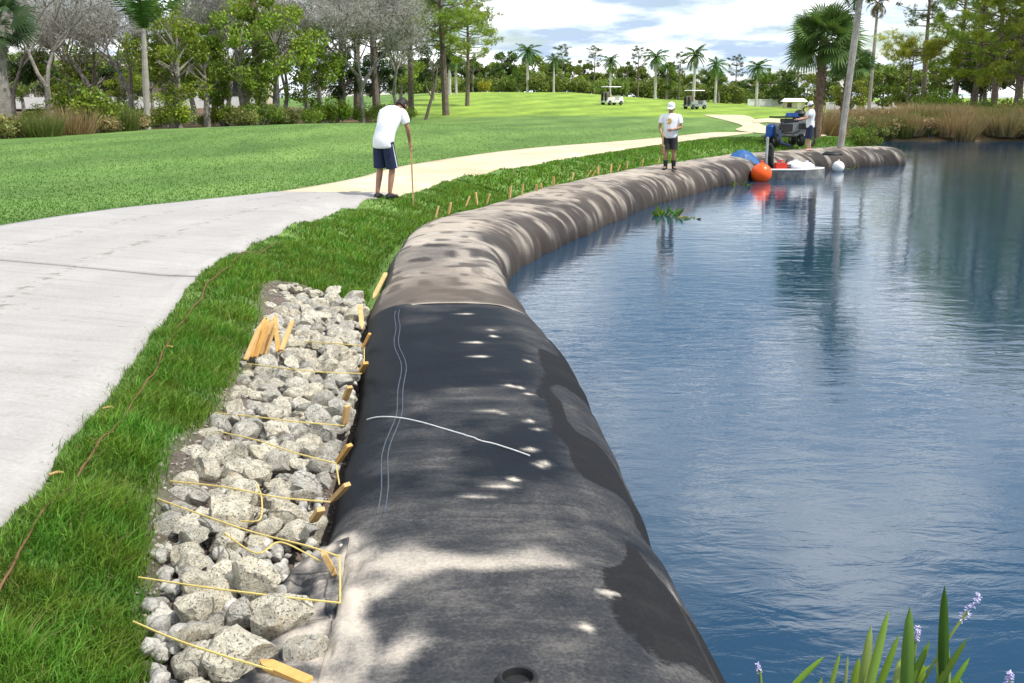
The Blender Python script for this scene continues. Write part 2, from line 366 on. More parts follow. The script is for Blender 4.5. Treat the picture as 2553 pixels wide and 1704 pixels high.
def concrete_mat():
    m, nt, bs, out = newmat('broom_finished_concrete'); g = N(nt, 'ShaderNodeNewGeometry').outputs['Position']
    at = N(nt, 'ShaderNodeAttribute', attribute_name='PUV').outputs['Vector']
    mp = N(nt, 'ShaderNodeMapping'); L(nt, at, mp.inputs[0]); mp.inputs['Scale'].default_value = (9, 0.5, 1)
    mp2 = N(nt, 'ShaderNodeMapping'); L(nt, at, mp2.inputs[0]); mp2.inputs['Scale'].default_value = (60, 1.2, 1)
    a = noise(nt, g, 0.9, 5, 0.6); st = noise(nt, mp.outputs[0], 1.0, 5, 0.65); br = noise(nt, mp2.outputs[0], 1.0, 3, 0.6)
    base = ramp(nt, a, [(0.3, (0.34, 0.325, 0.315)), (0.7, (0.41, 0.395, 0.385))])
    base = mixc(nt, 1.0, base, ramp(nt, st, [(0.28, (0.88, 0.865, 0.845)), (0.5, (1.0, 1.0, 1.0)), (0.75, (1.05, 1.05, 1.05))]), 'MULTIPLY')
    sp = noise(nt, g, 5.5, 3, 0.6)
    # wheel tracks: specks of mud along two lines of the path
    sx = N(nt, 'ShaderNodeSeparateXYZ'); L(nt, at, sx.inputs[0])
    wob = math_(nt, 'ADD', sx.outputs[1], math_(nt, 'MULTIPLY', noise(nt, g, 0.5, 2), 0.8))
    t1 = math_(nt, 'SUBTRACT', 1.0, math_(nt, 'MULTIPLY', math_(nt, 'ABSOLUTE', math_(nt, 'SUBTRACT', wob, 1.75)), 6.0), True)
    t2 = math_(nt, 'SUBTRACT', 1.0, math_(nt, 'MULTIPLY', math_(nt, 'ABSOLUTE', math_(nt, 'SUBTRACT', wob, 3.0)), 6.0), True)
    mud = math_(nt, 'MULTIPLY', math_(nt, 'MAXIMUM', t1, t2), ramp(nt, noise(nt, g, 9.0, 4, 0.6), [(0.52, (0, 0, 0)), (0.66, (1, 1, 1))]))
    base = mixc(nt, 1.0, base, ramp(nt, noise(nt, g, 38.0, 4, 0.75), [(0.3, (0.87, 0.86, 0.85)), (0.7, (1.1, 1.1, 1.1))]), 'MULTIPLY')
    base = mixc(nt, math_(nt, 'MULTIPLY', mud, 0.8), base, (0.15, 0.12, 0.095))
    base = mixc(nt, math_(nt, 'MULTIPLY', ramp(nt, sp, [(0.62, (0, 0, 0)), (0.72, (1, 1, 1))]), 0.4), base, (0.22, 0.19, 0.16))
    L(nt, base, bs.inputs['Base Color']); bs.inputs['Roughness'].default_value = 0.9; bs.inputs['Specular IOR Level'].default_value = 0.2
    bump(nt, bs, br, 0.5, 0.004); return m
MC = concrete_mat()
cp = empty('concrete_path', (0, 0, 0)); tag(cp, 'pale broom finished concrete cart path with joints', kind='structure')
for y0, y1 in ((-11, 2.2), (2.23, (9.56, 11.3)), ((9.61, 11.35), 18.6)): strip(PIN, POUT, y0, y1, 60, 30, 0.03, 'slab', MC).parent = cp
strip(PIN, POUT, (9.555, 11.295), (9.615, 11.355), 3, 12, 0.024, 'joint', pm('joint_filler', (0.05, 0.045, 0.04), (0.12, 0.11, 0.1), 12, 0.9, 0.2), 0.05).parent = cp
def sand_mat():
    m, nt, bs, out = newmat('packed_shell_sand'); g = N(nt, 'ShaderNodeNewGeometry').outputs['Position']
    a = noise(nt, g, 0.6, 5, 0.65); b = noise(nt, g, 14.0, 4, 0.7)
    c = ramp(nt, a, [(0.3, (0.50, 0.40, 0.27)), (0.55, (0.60, 0.51, 0.37)), (0.75, (0.70, 0.63, 0.50))])
    c = mixc(nt, 1.0, c, ramp(nt, b, [(0.3, (0.84, 0.82, 0.8)), (0.7, (1.1, 1.1, 1.1))]), 'MULTIPLY')
    L(nt, c, bs.inputs['Base Color']); bs.inputs['Roughness'].default_value = 0.95; bs.inputs['Specular IOR Level'].default_value = 0.1
    bump(nt, bs, b, 0.6, 0.02); return m
MS = sand_mat()
sp_ = strip(PIN, POUT, 18.62, 51, 110, 14, 0.02, 'sand_path', MS, 0.08); tag(sp_, 'bright packed sand stretch of the cart path past the workers', kind='structure')
def patch(name, pxs, z, lift, label):
    """flat irregular ground patch through surveyed corner points"""
    Pn = catmull([tuple(G(x, y, z).xy) for x, y in pxs] + [tuple(G(*pxs[0], z).xy)], 6)[:-1]; c = Pn.mean(0); V = []; n = len(Pn)
    for k, t in enumerate((0.0, 0.35, 0.7, 1.0)):
        for p in Pn: q = c + (p - c) * t; V.append((q[0], q[1], hz(q[0], q[1]) + lift))
    Fs = [(k * n + i, k * n + (i + 1) % n, (k + 1) * n + (i + 1) % n, (k + 1) * n + i) for k in range(3) for i in range(n)]
    return tag(npmesh(name, V, Fs, MS), label, kind='structure')
patch('sand_path_branch', [(1752, 294), (1800, 293), (1862, 294), (1905, 312), (1990, 322), (2060, 333), (2015, 338), (1900, 330), (1835, 322), (1850, 312), (1800, 303)], 0.98, 0.03, 'white sand spur branching off the path toward the far fairway')
patch('sand_bunker', [(1875, 304), (1915, 301), (1960, 303), (1962, 308), (1915, 308), (1880, 309)], 0.95, 0.05, 'thin strip of white sand behind the grass island')

# ------------------------------------------------------------------ geotextile tubes
CLr, CLs = resample(CL, 0.025)
CLt = np.gradient(CLr, axis=0); CLt /= np.linalg.norm(CLt, axis=1)[:, None]; CLn = np.stack([CLt[:, 1], -CLt[:, 0]], 1)   # right-hand normal
S0 = float(np.interp(2.0, CLr[:, 1], CLs)); SJ = float(np.interp(9.32, CLr[:, 1], CLs)); SE = CLs[-1]
def s_at_y(y): return np.interp(y, CLr[:, 1], CLs)
def tube_grid(sv, nv, far):
    """surface of the tube: s along it, v from the bank side over the top to under water"""
    cx = np.interp(sv, CLs, CLr[:, 0]); cy = np.interp(sv, CLs, CLr[:, 1]); nxx = np.interp(sv, CLs, CLn[:, 0]); nyy = np.interp(sv, CLs, CLn[:, 1])
    S = sv[:, None]; ph = np.linspace(math.radians(188), math.radians(-38), nv)[None, :]; yy = cy[:, None]
    a = np.interp(sv, s_at_y(np.array([0, 5, 9, 12, 14, 17, 25, 60])), [0.90, 0.88, 0.90, 0.82, 0.78, 0.94, 1.0, 0.97])[:, None]
    b = 0.64 + 0.02 * np.sin(S * 0.9) ; zc = 0.06
    c, s_ = np.cos(ph), np.sin(ph); e = np.where(c < 0, 0.46 if not far else 0.58, 0.74)
    W = a * np.sign(c) * np.abs(c) ** e; Z = zc + b * np.sign(s_) * np.abs(s_) ** e
    W = np.where(s_ < 0, a * c, W); Z = np.where(s_ < 0, zc + b * s_, Z)
    flank = sstep(-0.2, 0.7, c) + 0 * S
    if far:
        sw = S + 0.35 * ph
        r = (vnoise(sw, ph * 0.15, 0.9, 1) - 0.5) * 0.08 + (vnoise(sw, ph * 0.2, 2.6, 2) - 0.5) * 0.07 + (vnoise(sw, ph * 0.3, 6.2, 3) - 0.5) * 0.045 + (vnoise(S, ph, 1.2, 8) - 0.5) * 0.06
        d = r * (0.35 + 0.65 * flank)
        sag = -0.05 * np.exp(-((S - SJ - 2.4) / 0.7) ** 2) + 0.012 * np.exp(-((S - SJ - 0.2) / 0.22) ** 2) + 0.012
        d = d + sag
        endt = sstep(SE - 1.3, SE, S); W = W * (1 - 0.75 * endt ** 2); Z = zc + (Z - zc) * (1 - 0.75 * endt ** 2)
    else:
        d = (vnoise(S, ph, 0.9, 1) - 0.5) * 0.03 + (vnoise(S + 0.3 * ph, ph * 0.3, 3.2, 2) - 0.5) * 0.02 * (0.4 + flank)
        yv = yy + 0 * ph
        d = d + (1 - sstep(-0.7, -0.45, W)) * (1 - sstep(4.1, 4.7, yv)) * ((vnoise(S, W * 2.5, 4.5, 81) - 0.5) * 0.07 + (vnoise(S * 1.4, W * 5, 9, 82) - 0.5) * 0.03)
        d = d + 0.022 * np.exp(-((yv - 3.95 + 0.3 * np.clip(W, 0, 1)) / 0.16) ** 2) * sstep(-1, 0.0, W) * (1 - sstep(0.5, 0.8, W))   # ridge of pumped fill
        d = d - 0.012 * np.exp(-((yv - 4.6) / 0.3) ** 2)
        d = d + 0.03 * np.exp(-((yv - 8.0) / 0.8) ** 2) * flank
    W = W + d * c; Z = Z + d * np.maximum(s_, -0.2)
    X = cx[:, None] + nxx[:, None] * W; Y = cy[:, None] + nyy[:, None] * W
    return X, Y, Z, W, c + 0 * S, s_ + 0 * S, yy + 0 * ph
FOOT = [(1145, 790), (1225, 822), (1232, 838), (1210, 888), (1316, 902), (1275, 962), (1315, 985), (1300, 968), (1240, 1022), (1262, 1030), (1340, 1072), (1328, 1050), (1345, 1162), (1362, 1152), (1290, 1198), (1185, 1238), (1226, 1218), (1190, 853), (1330, 1120), (1455, 1565), (1520, 1475)]
def tube_mat():
    m, nt, bs, out = newmat('geotextile_fabric'); g = N(nt, 'ShaderNodeNewGeometry').outputs['Position']
    c = N(nt, 'ShaderNodeVertexColor', layer_name='Col'); sp = N(nt, 'ShaderNodeSeparateColor'); L(nt, c.outputs[0], sp.inputs[0])
    fine = noise(nt, g, 55.0, 6, 0.8); mid = noise(nt, g, 3.2, 5, 0.62); 
    pu = N(nt, 'ShaderNodeAttribute', attribute_name='PUV').outputs['Vector']; mpp = N(nt, 'ShaderNodeMapping'); L(nt, pu, mpp.inputs[0]); mpp.inputs['Scale'].default_value = (7.0, 1.6, 1)
    strk = noise(nt, mpp.outputs[0], 1.0, 6, 0.68, 0.6); film = noise(nt, pu, 1.7, 6, 0.7, 0.8)
    d = math_(nt, 'ADD', sp.outputs[0], math_(nt, 'MULTIPLY', math_(nt, 'SUBTRACT', mid, 0.5), 0.40))
    d = math_(nt, 'ADD', d, math_(nt, 'MULTIPLY', math_(nt, 'SUBTRACT', strk, 0.5), 0.42))
    d = math_(nt, 'ADD', d, math_(nt, 'MULTIPLY', math_(nt, 'SUBTRACT', film, 0.5), 0.30))
    d = math_(nt, 'ADD', d, math_(nt, 'MULTIPLY', math_(nt, 'SUBTRACT', fine, 0.5), math_(nt, 'ADD', math_(nt, 'MULTIPLY', sp.outputs[0], 0.75), 0.26)))
    col = ramp(nt, d, [(0.0, (0.005, 0.007, 0.0115)), (0.16, (0.0095, 0.0125, 0.018)), (0.34, (0.045, 0.046, 0.050)), (0.56, (0.16, 0.15, 0.14)), (0.76, (0.34, 0.305, 0.265)), (1.0, (0.52, 0.46, 0.39))])
    col = mixc(nt, sp.outputs[1], col, (0.26, 0.20, 0.15), 'MIX')
    wt = math_(nt, 'ADD', sp.outputs[2], math_(nt, 'ADD', math_(nt, 'MULTIPLY', math_(nt, 'SUBTRACT', mid, 0.5), 0.9), math_(nt, 'MULTIPLY', math_(nt, 'SUBTRACT', noise(nt, g, 13.0, 6, 0.75), 0.5), 1.0)))
    wt = ramp(nt, wt, [(0.44, (0, 0, 0)), (0.60, (1, 1, 1))])
    col = mixc(nt, math_(nt, 'MULTIPLY', wt, 0.85), col, (0.009, 0.0092, 0.0105))
    L(nt, col, bs.inputs['Base Color'])
    rg = N(nt, 'ShaderNodeMapRange'); L(nt, d, rg.inputs[0]); rg.inputs[1].default_value = 0.1; rg.inputs[2].default_value = 0.6; rg.inputs[3].default_value = 0.55; rg.inputs[4].default_value = 0.95
    L(nt, rg.outputs[0], bs.inputs['Roughness']); bs.inputs['Specular IOR Level'].default_value = 0.13
    hh = math_(nt, 'ADD', math_(nt, 'MULTIPLY', mid, 0.8), math_(nt, 'MULTIPLY', fine, 0.3))
    bump(nt, bs, hh, 0.7, 0.012); return m
MT = tube_mat()
def proj(X, Y, Z):
    z = Z - CH; dep = Y * math.cos(TH) - z * math.sin(TH); up = Y * math.sin(TH) + z * math.cos(TH)
    return CX + F * X / dep, CY - F * up / dep
def build_tube(name, s0, s1, ds, nv, far, label):
    sv = np.arange(s0, s1, ds); X, Y, Z, W, c, s_, yy = tube_grid(sv, nv, far); S = sv[:, None] + 0 * W
    if far:
        sw = S + 0.35 * np.arctan2(s_, c)
        st = vnoise(sw, W * 0.2, 1.3, 11) * 0.30 + vnoise(sw, W * 0.5, 4.2, 12) * 0.40 + vnoise(sw, W * 0.6, 9.5, 13) * 0.30
        fl = sstep(0.05, 0.75, c)
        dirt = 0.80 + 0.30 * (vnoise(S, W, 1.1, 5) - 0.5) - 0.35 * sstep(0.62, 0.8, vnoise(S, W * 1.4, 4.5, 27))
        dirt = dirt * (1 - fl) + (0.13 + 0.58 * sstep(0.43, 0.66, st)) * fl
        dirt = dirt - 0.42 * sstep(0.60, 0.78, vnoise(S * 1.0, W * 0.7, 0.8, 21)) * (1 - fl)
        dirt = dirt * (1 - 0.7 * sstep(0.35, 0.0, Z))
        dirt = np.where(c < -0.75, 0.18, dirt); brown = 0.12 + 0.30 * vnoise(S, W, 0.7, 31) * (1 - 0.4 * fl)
        lip = np.exp(-((S - s0) / 0.10) ** 2); dirt = np.maximum(dirt, 0.85 * lip * sstep(0.0, 0.25, Z))
    else:
        W0, y0_ = W, yy; wq = vnoise(S, W, 2.2, 61) - 0.5 + 0.5 * (vnoise(S, W, 5.5, 62) - 0.5); wr_ = vnoise(S, W, 2.0, 63) - 0.5 + 0.5 * (vnoise(S, W, 6.0, 64) - 0.5)
        W = W + 0.5 * wr_; yy = yy + 0.45 * wq
        dirt = 0.04 + 0.30 * sstep(0.48, 0.72, vnoise(S * 1.0, W * 0.8, 1.6, 5)) * (0.4 + 0.6 * vnoise(S, W0, 6.0, 66)) + 0.1 * vnoise(S, W, 4.0, 9)
        dirt = dirt * sstep(-0.9, -0.5, W0)                                    # clean shoulder beside the rocks
        pt = np.exp(-((yy - 3.78 - 0.10 * W) / np.where(yy > 3.78, 0.26, 0.10)) ** 2) * sstep(-0.75, -0.5, W) * (1 - sstep(0.1, 0.6, W)) * (0.62 + 0.5 * vnoise(S, W, 3.5, 91))
        pt2 = np.exp(-((yy - 3.1) / 0.3) ** 2) * np.exp(-((W + 0.45) / 0.16) ** 2)
        gl = (1 - sstep(4.4, 5.1, yy)) * sstep(-0.9, -0.6, W) * (1 - sstep(0.55, 0.85, W))
        dirt = np.maximum(dirt, 0.36 * gl); dirt = np.maximum(dirt, 0.82 * pt); dirt = np.maximum(dirt, 0.95 * pt2)
        W, yy = W0, y0_
        sh = (1 - sstep(-0.62, -0.40, W + 0.15 * (vnoise(S, W, 3, 71) - 0.5))) * (1 - sstep(4.1, 4.7, yy + 0.3 * (vnoise(S, W, 4, 72) - 0.5))); dirt = np.maximum(dirt, 0.98 * sh * (0.55 + 0.7 * vnoise(S, W, 9, 14)))
        wet = sstep(0.30, 0.56, W + 0.30 * (vnoise(S, W, 1.7, 17) - 0.5)) * (1 - sstep(7.9, 9.0, yy)) * sstep(3.0, 3.7, yy + W * 0.3)
        wet = wet * (1 - 0.75 * sstep(0.58, 0.70, vnoise(S * 0.8, W * 2.2, 2.0, 23)))
        sp = sstep(0.60, 0.68, vnoise(S * 0.8, W * 2.2, 2.0, 23))
        dirt = np.maximum(dirt, 0.30 * sstep(0.2, 0.5, W)); WET = wet
        rd = np.exp(-((W - 0.75 - 0.0 * yy) / 0.02) ** 2) * (1 - sstep(3.9, 4.4, yy)); dirt = np.maximum(dirt, 0.6 * rd)
        pxg, pyg = proj(X, Y, Z)
        for i, (fx, fy) in enumerate(FOOT):
            k = np.argmin((pxg - fx) ** 2 + (pyg - fy) ** 2 + 1e6 * (Z < 0.05)); x0, y0 = X.ravel()[k], Y.ravel()[k]
            dd = np.hypot((X - x0) / 0.046, (Y - y0) / 0.042) * (0.7 + 0.7 * vnoise(X, Y, 22, i + 40)); dirt = np.maximum(dirt, 1.15 * np.exp(-dd ** 2) * (0.55 + 0.6 * vnoise(X, Y, 28, i)))
        brown = 0 * dirt; WET = WET * (1 - sstep(0.5, 0.8, dirt))
    n, m = X.shape; I = np.arange(n * m).reshape(n, m)
    q = np.stack([I[:-1, :-1], I[1:, :-1], I[1:, 1:], I[:-1, 1:]], -1).reshape(-1, 4)
    colr = np.stack([dirt, brown, 0 * dirt if far else WET], -1).reshape(-1, 3)
    root = empty(name, (0, 0, 0)); tag(root, label, 'geotextile tube')
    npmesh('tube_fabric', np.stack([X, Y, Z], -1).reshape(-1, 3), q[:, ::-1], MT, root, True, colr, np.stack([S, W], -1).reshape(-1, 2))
    return root
near_tube = build_tube('geotextile_tube', float(s_at_y(-6)), SJ + 0.12, 0.03, 110, False, 'clean black fabric tube with stitched seam and white footprints beside the limestone rocks')
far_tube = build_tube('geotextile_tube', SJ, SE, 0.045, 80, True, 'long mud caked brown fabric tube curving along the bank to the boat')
M_thread = pm('seam_thread', (0.05, 0.062, 0.08), (0.10, 0.12, 0.15), 30, 0.8, 0)
def on_tube(y, w, lift=0.0):
    """point on the near tube at distance y and sideways offset w"""
    s = float(s_at_y(y)); X, Y, Z, W, c, s_, yy = tube_grid(np.array([s]), 1600, False); top = np.where(s_[0] > 0, 0, 9)
    k = int(np.argmin(np.abs(W[0] - w) + top)); return Vector((X[0, k], Y[0, k], Z[0, k] + lift))
for off in (0.0, 0.035):
    pts = [on_tube(y, -0.58 + off + 0.02 * math.sin(y * 2.1) + 0.013 * math.sin(y * 5.3 + 1), 0.001) for y in np.arange(4.55, 9.2, 0.06)]
    MB().tube(pts, 0.0035, 5).build('seam', M_thread, near_tube)
M_string = pm('white_string', (0.5, 0.5, 0.5), (0.66, 0.66, 0.66), 40, 0.8, 0)
pts = [on_tube(y, w, 0.004) for y, w in zip(np.linspace(6.2, 5.25, 30), np.linspace(-0.76, 0.22, 30))]
tag(MB().tube(pts, 0.005, 6).build('string', M_string), 'single white string stretched flat across the black tube', 'string')
# fill port
pc = on_tube(2.985, 0.0, 0.0)
M_rub = pm('black_rubber', (0.010, 0.010, 0.011), (0.018, 0.018, 0.02), 20, 0.55, 0.1)
fpm = MB(); ring = [(0.052, 0.0), (0.066, 0.004), (0.07, 0.02), (0.062, 0.03), (0.054, 0.026), (0.05, 0.0), (0.045, -0.002), (0.002, -0.004)]
fpm.lathe(ring, 28, None, (pc.x - 0.02, pc.y, pc.z)); fpm.build('fill_port', M_rub, near_tube, True)
# loose skirt of fabric over the rocks
sv = np.arange(2.2, 4.35, 0.03); Vv = []; cc = []
for y in sv:
    edge = on_tube(y, -0.70, 0.010)
    for k in range(10):
        t = k / 9; w = 0.46 * (1 - 0.6 * max(0, (y - 3.5)) / 0.85) * (1 + 0.25 * math.sin(y * 6.3))
        n1_ = mnoise.noise((y * 4, t * 2.2, 3.0)); n2_ = mnoise.noise((y * 9, t * 5, 7.0))
        Vv.append((edge.x - w * t, edge.y, edge.z - 0.13 * t ** 1.4 + t * (0.07 * n1_ + 0.03 * n2_))); cc.append((0.66 + 0.7 * n2_ + 0.4 * n1_ - 0.22 * t, 0, 0))
n = len(sv); I = np.arange(n * 10).reshape(n, 10); q = np.stack([I[:-1, :-1], I[1:, :-1], I[1:, 1:], I[:-1, 1:]], -1).reshape(-1, 4)
sk = npmesh('loose_skirt', Vv, q, MT, near_tube, True, np.array(cc)); sm = sk.modifiers.new('s', 'SOLIDIFY'); sm.thickness = 0.006

# ------------------------------------------------------------------ limestone rocks
def rock_mat():
    m, nt, bs, out = newmat('limestone'); tcn = N(nt, 'ShaderNodeTexCoord'); oi = N(nt, 'ShaderNodeObjectInfo').outputs['Random']
    ad = N(nt, 'ShaderNodeVectorMath', operation='ADD'); L(nt, tcn.outputs['Object'], ad.inputs[0])
    cbx = N(nt, 'ShaderNodeCombineXYZ'); L(nt, math_(nt, 'MULTIPLY', oi, 50.0), cbx.inputs[0]); L(nt, cbx.outputs[0], ad.inputs[1]); v = ad.outputs[0]
    a = noise(nt, v, 2.2, 5, 0.6); b = noise(nt, v, 11.0, 5, 0.7)
    vo = N(nt, 'ShaderNodeTexVoronoi', feature='SMOOTH_F1'); vo.inputs['Scale'].default_value = 7.0; L(nt, v, vo.inputs['Vector'])
    base = ramp(nt, a, [(0.28, (0.34, 0.335, 0.31)), (0.5, (0.60, 0.57, 0.495)), (0.72, (0.80, 0.765, 0.67))])
    tone = ramp(nt, oi, [(0.0, (0.74, 0.74, 0.74)), (0.35, (0.9, 0.9, 0.91)), (0.6, (1.0, 0.97, 0.90)), (0.8, (1.08, 1.04, 0.94)), (1.0, (1.2, 1.18, 1.12))])
    c = mixc(nt, 1.0, base, tone, 'MULTIPLY')
    c = mixc(nt, 1.0, c, ramp(nt, b, [(0.28, (0.55, 0.54, 0.52)), (0.5, (1.0, 1.0, 1.0)), (0.75, (1.22, 1.22, 1.2))]), 'MULTIPLY')
    pits = ramp(nt, noise(nt, v, 9.0, 3, 0.6), [(0.35, (1, 1, 1)), (0.41, (0, 0, 0))])
    c = mixc(nt, math_(nt, 'MULTIPLY', pits, 0.75), c, (0.09, 0.085, 0.075))
    c = mixc(nt, math_(nt, 'MULTIPLY', ramp(nt, noise(nt, v, 1.6, 3, 0.5, 0.6), [(0.58, (0, 0, 0)), (0.72, (1, 1, 1))]), 0.5), c, (0.33, 0.235, 0.125))
    L(nt, c, bs.inputs['Base Color']); bs.inputs['Roughness'].default_value = 0.95; bs.inputs['Specular IOR Level'].default_value = 0.15
    hh = math_(nt, 'SUBTRACT', math_(nt, 'MULTIPLY', b, 0.8), math_(nt, 'MULTIPLY', pits, 0.5))
    bump(nt, bs, hh, 1.0, 0.022); return m
MR = rock_mat()
import bmesh
def rock_mesh(seed):
    rr = random.Random(seed); bm = bmesh.new(); bmesh.ops.create_icosphere(bm, subdivisions=3, radius=1.0)
    cuts = []
    for k in range(15):
        d = Vector((rr.gauss(0, 1), rr.gauss(0, 1), rr.gauss(0, 1))).normalized(); cuts.append((d, rr.uniform(0.52, 0.84)))
    sc = (rr.uniform(1.0, 1.35), rr.uniform(0.8, 1.1), rr.uniform(0.7, 1.0)); o = rr.uniform(0, 100)
    for v in bm.verts:
        p = v.co.copy()
        for d, h in cuts:
            t = p.dot(d)
            if t > h: p -= d * (t - h) * 1.0
        n_ = mnoise.noise(p * 1.6 + Vector((o, 0, 0))) * 0.15 + mnoise.noise(p * 4.2 + Vector((0, o, 0))) * 0.12 - 0.22 * max(0, mnoise.noise(p * 5.5 + Vector((o, o, 0))) - 0.25) + mnoise.noise(p * 9 + Vector((0, 0, o))) * 0.05
        p *= 1 + n_; v.co = Vector((p.x * sc[0], p.y * sc[1], p.z * sc[2]))
    me = bpy.data.meshes.new('limestone_rock'); bm.to_mesh(me); bm.free(); me.materials.append(MR)
    me.polygons.foreach_set('use_smooth', [True] * len(me.polygons))
    try: me.set_sharp_from_angle(angle=math.radians(26))
    except Exception: pass
    return me
RM = [rock_mesh(100 + i) for i in range(12)]
ROCKL = np.array([(2.2, -1.02), (2.92, -1.22), (3.63, -1.50), (4.45, -1.78), (5.31, -1.93), (6.07, -1.92), (8.41, -2.22), (10.1, -2.62), (10.6, -2.60)])
def rock_left(y): return float(np.interp(y, ROCKL[:, 0], ROCKL[:, 1]))
def tube_left(y):
    s = float(s_at_y(y)); return float(np.interp(s, CLs, CLr[:, 0]) - 0.93)
placed = []
RGRP = 'limestone rocks filling the strip beside the black tube'
def put_rock(x, y, r, z, label=None, flat=1.0):
    o = bpy.data.objects.new('limestone_rock', R.choice(RM)); COL.objects.link(o)
    o.location = (x, y, z); o.rotation_euler = (R.uniform(-0.5, 0.5), R.uniform(-0.5, 0.5), R.uniform(0, 6.28)); o.scale = (r, r, r * flat)
    placed.append((x, y, r, z))
    if label is None:
        sz = 'large' if r > 0.10 else 'medium' if r > 0.08 else 'small' if r > 0.055 else 'tiny'; fr = (x - rock_left(y)) / max(0.2, tube_left(y) - rock_left(y))
        sd = 'on the turf side' if fr < 0.36 else 'in the middle' if fr < 0.66 else 'against the black tube'
        zn = 'at the bottom edge' if y < 3.3 else 'below the straight twine' if y < 3.7 else 'below the brown boulder' if y < 4.4 else 'level with the brown boulder' if y < 5.2 else 'near the white string' if y < 6.6 else 'below the stake bundle' if y < 8.0 else 'beside the stake bundle' if y < 9.0 else 'at the far end'
        label = f'{sz} pale limestone rock {sd} {zn}'
    return tag(o, label or 'pale pitted limestone rock among the loose rocks between turf and black tube', 'rock', RGRP)
SPECIAL = [((475, 1130), 0.125, 'large white rounded boulder at the turf edge, leftmost of a pale pair'), ((555, 1120), 0.12, 'large cream boulder right of its white twin at the turf edge'),
           ((415, 1285), 0.09, 'whitish oval rock standing alone on bare soil by the turf'), ((570, 1265), 0.13, 'broad brown stained boulder under the crossed twine'),
           ((640, 1420), 0.12, 'big grey pitted boulder in the middle of the near rocks'), ((580, 1610), 0.13, 'tall pale grey pointed boulder near the bottom edge'),
           ((690, 1510), 0.115, 'wide grey boulder below the straight yellow twine'), ((760, 1600), 0.11, 'pale squarish rock beside the dusty fabric skirt'),
           ((480, 1490), 0.085, 'smooth light grey egg shaped rock on the bare soil'), ((780, 785), 0.10, 'brightest white block at the far end of the rocks')]
for (px, py), r, lab in SPECIAL:
    p = G(px, py, 0.68); put_rock(p.x, p.y, r, 0.62 + r * 0.12, lab)
def try_rock(r, zoff, ntry=1, ov=0.78, y=None):
    y = R.uniform(2.75, 10.5) if y is None else y; xl = rock_left(y) + r * 0.8; xr = tube_left(y) - r * 0.05
    if xr <= xl: return
    if y < 4.4: xl += 0.12; xr -= 0.16
    x = R.uniform(xl, xr); base = 0.50 + 0.09 * (xr - x) / max(0.2, (xr - xl)) + zoff
    for (a, b, c, z) in placed:
        if abs(a - x) < 0.5 and abs(b - y) < 0.5 and math.dist((a, b, z), (x, y, base)) < (c + r) * ov: return
    put_rock(x, y, r, base, None, R.uniform(0.8, 1.05))
for k in range(2500): try_rock(R.uniform(0.065, 0.115), R.uniform(0.0, 0.09), ov=0.66)
for k in range(1500):
    if len(placed) < 296: try_rock(R.uniform(0.05, 0.08), R.uniform(0.04, 0.13), ov=0.66)
nr_big = len(placed)
while len(placed) < 298 and R.random() < 0.9995: try_rock(R.uniform(0.03, 0.055), R.uniform(0.08, 0.2), ov=0.85)
print('rocks', nr_big, len(placed))
# smaller rubble wedged between the larger rocks
rv, rf_, k0 = [], [], 0; base_r = []
for q in range(4):
    bm = bmesh.new(); bmesh.ops.create_icosphere(bm, subdivisions=2, radius=1.0); rr = random.Random(700 + q); V = []
    cuts = [(Vector((rr.gauss(0, 1), rr.gauss(0, 1), rr.gauss(0, 1))).normalized(), rr.uniform(0.5, 0.8)) for _ in range(10)]
    for v in bm.verts:
        p = v.co.copy()
        for d, h in cuts:
            t = p.dot(d)
            if t > h: p -= d * (t - h)
        V.append(p * (1 + 0.12 * mnoise.noise(p * 3 + Vector((q, 0, 0)))))
    base_r.append((np.array([tuple(v) for v in V]), np.array([[v.index for v in f.verts] for f in bm.faces]))); bm.free()
for k in range(1100):
    y = R.uniform(2.5, 10.55); xl, xr = rock_left(y) + 0.03, tube_left(y) + 0.02; x = R.uniform(xl, xr); r = R.uniform(0.022, 0.05); V, T = base_r[k % 4]
    M = np.array(Matrix.Rotation(R.uniform(0, 6), 3, 'Z') @ Matrix.Rotation(R.uniform(0, 6), 3, 'X')); z = 0.475 + 0.09 * (xr - x) / max(0.2, xr - xl) + R.uniform(0, 0.06)
    rv.append((V * np.array((1.2, 1, 0.8))) @ M.T * r + np.array((x, y, z))); rf_.append(T + k0); k0 += len(V)
def rubble_mat():
    m, nt, bs, out = newmat('limestone_rubble'); g = N(nt, 'ShaderNodeNewGeometry').outputs['Position']
    c = mixc(nt, 1.0, ramp(nt, noise(nt, g, 9.0, 2, 0.5), [(0.3, (0.24, 0.23, 0.215)), (0.5, (0.44, 0.42, 0.38)), (0.7, (0.62, 0.6, 0.54))]), ramp(nt, noise(nt, g, 90.0, 4, 0.7), [(0.3, (0.5, 0.5, 0.48)), (0.6, (1.1, 1.1, 1.1))]), 'MULTIPLY')
    L(nt, c, bs.inputs['Base Color']); bs.inputs['Roughness'].default_value = 0.95; bump(nt, bs, noise(nt, g, 70.0, 4), 0.8, 0.01); return m
tag(npmesh('rubble', np.concatenate(rv), np.concatenate(rf_), rubble_mat()), 'small limestone rubble packed into the gaps between the rocks', 'rubble', kind='stuff')
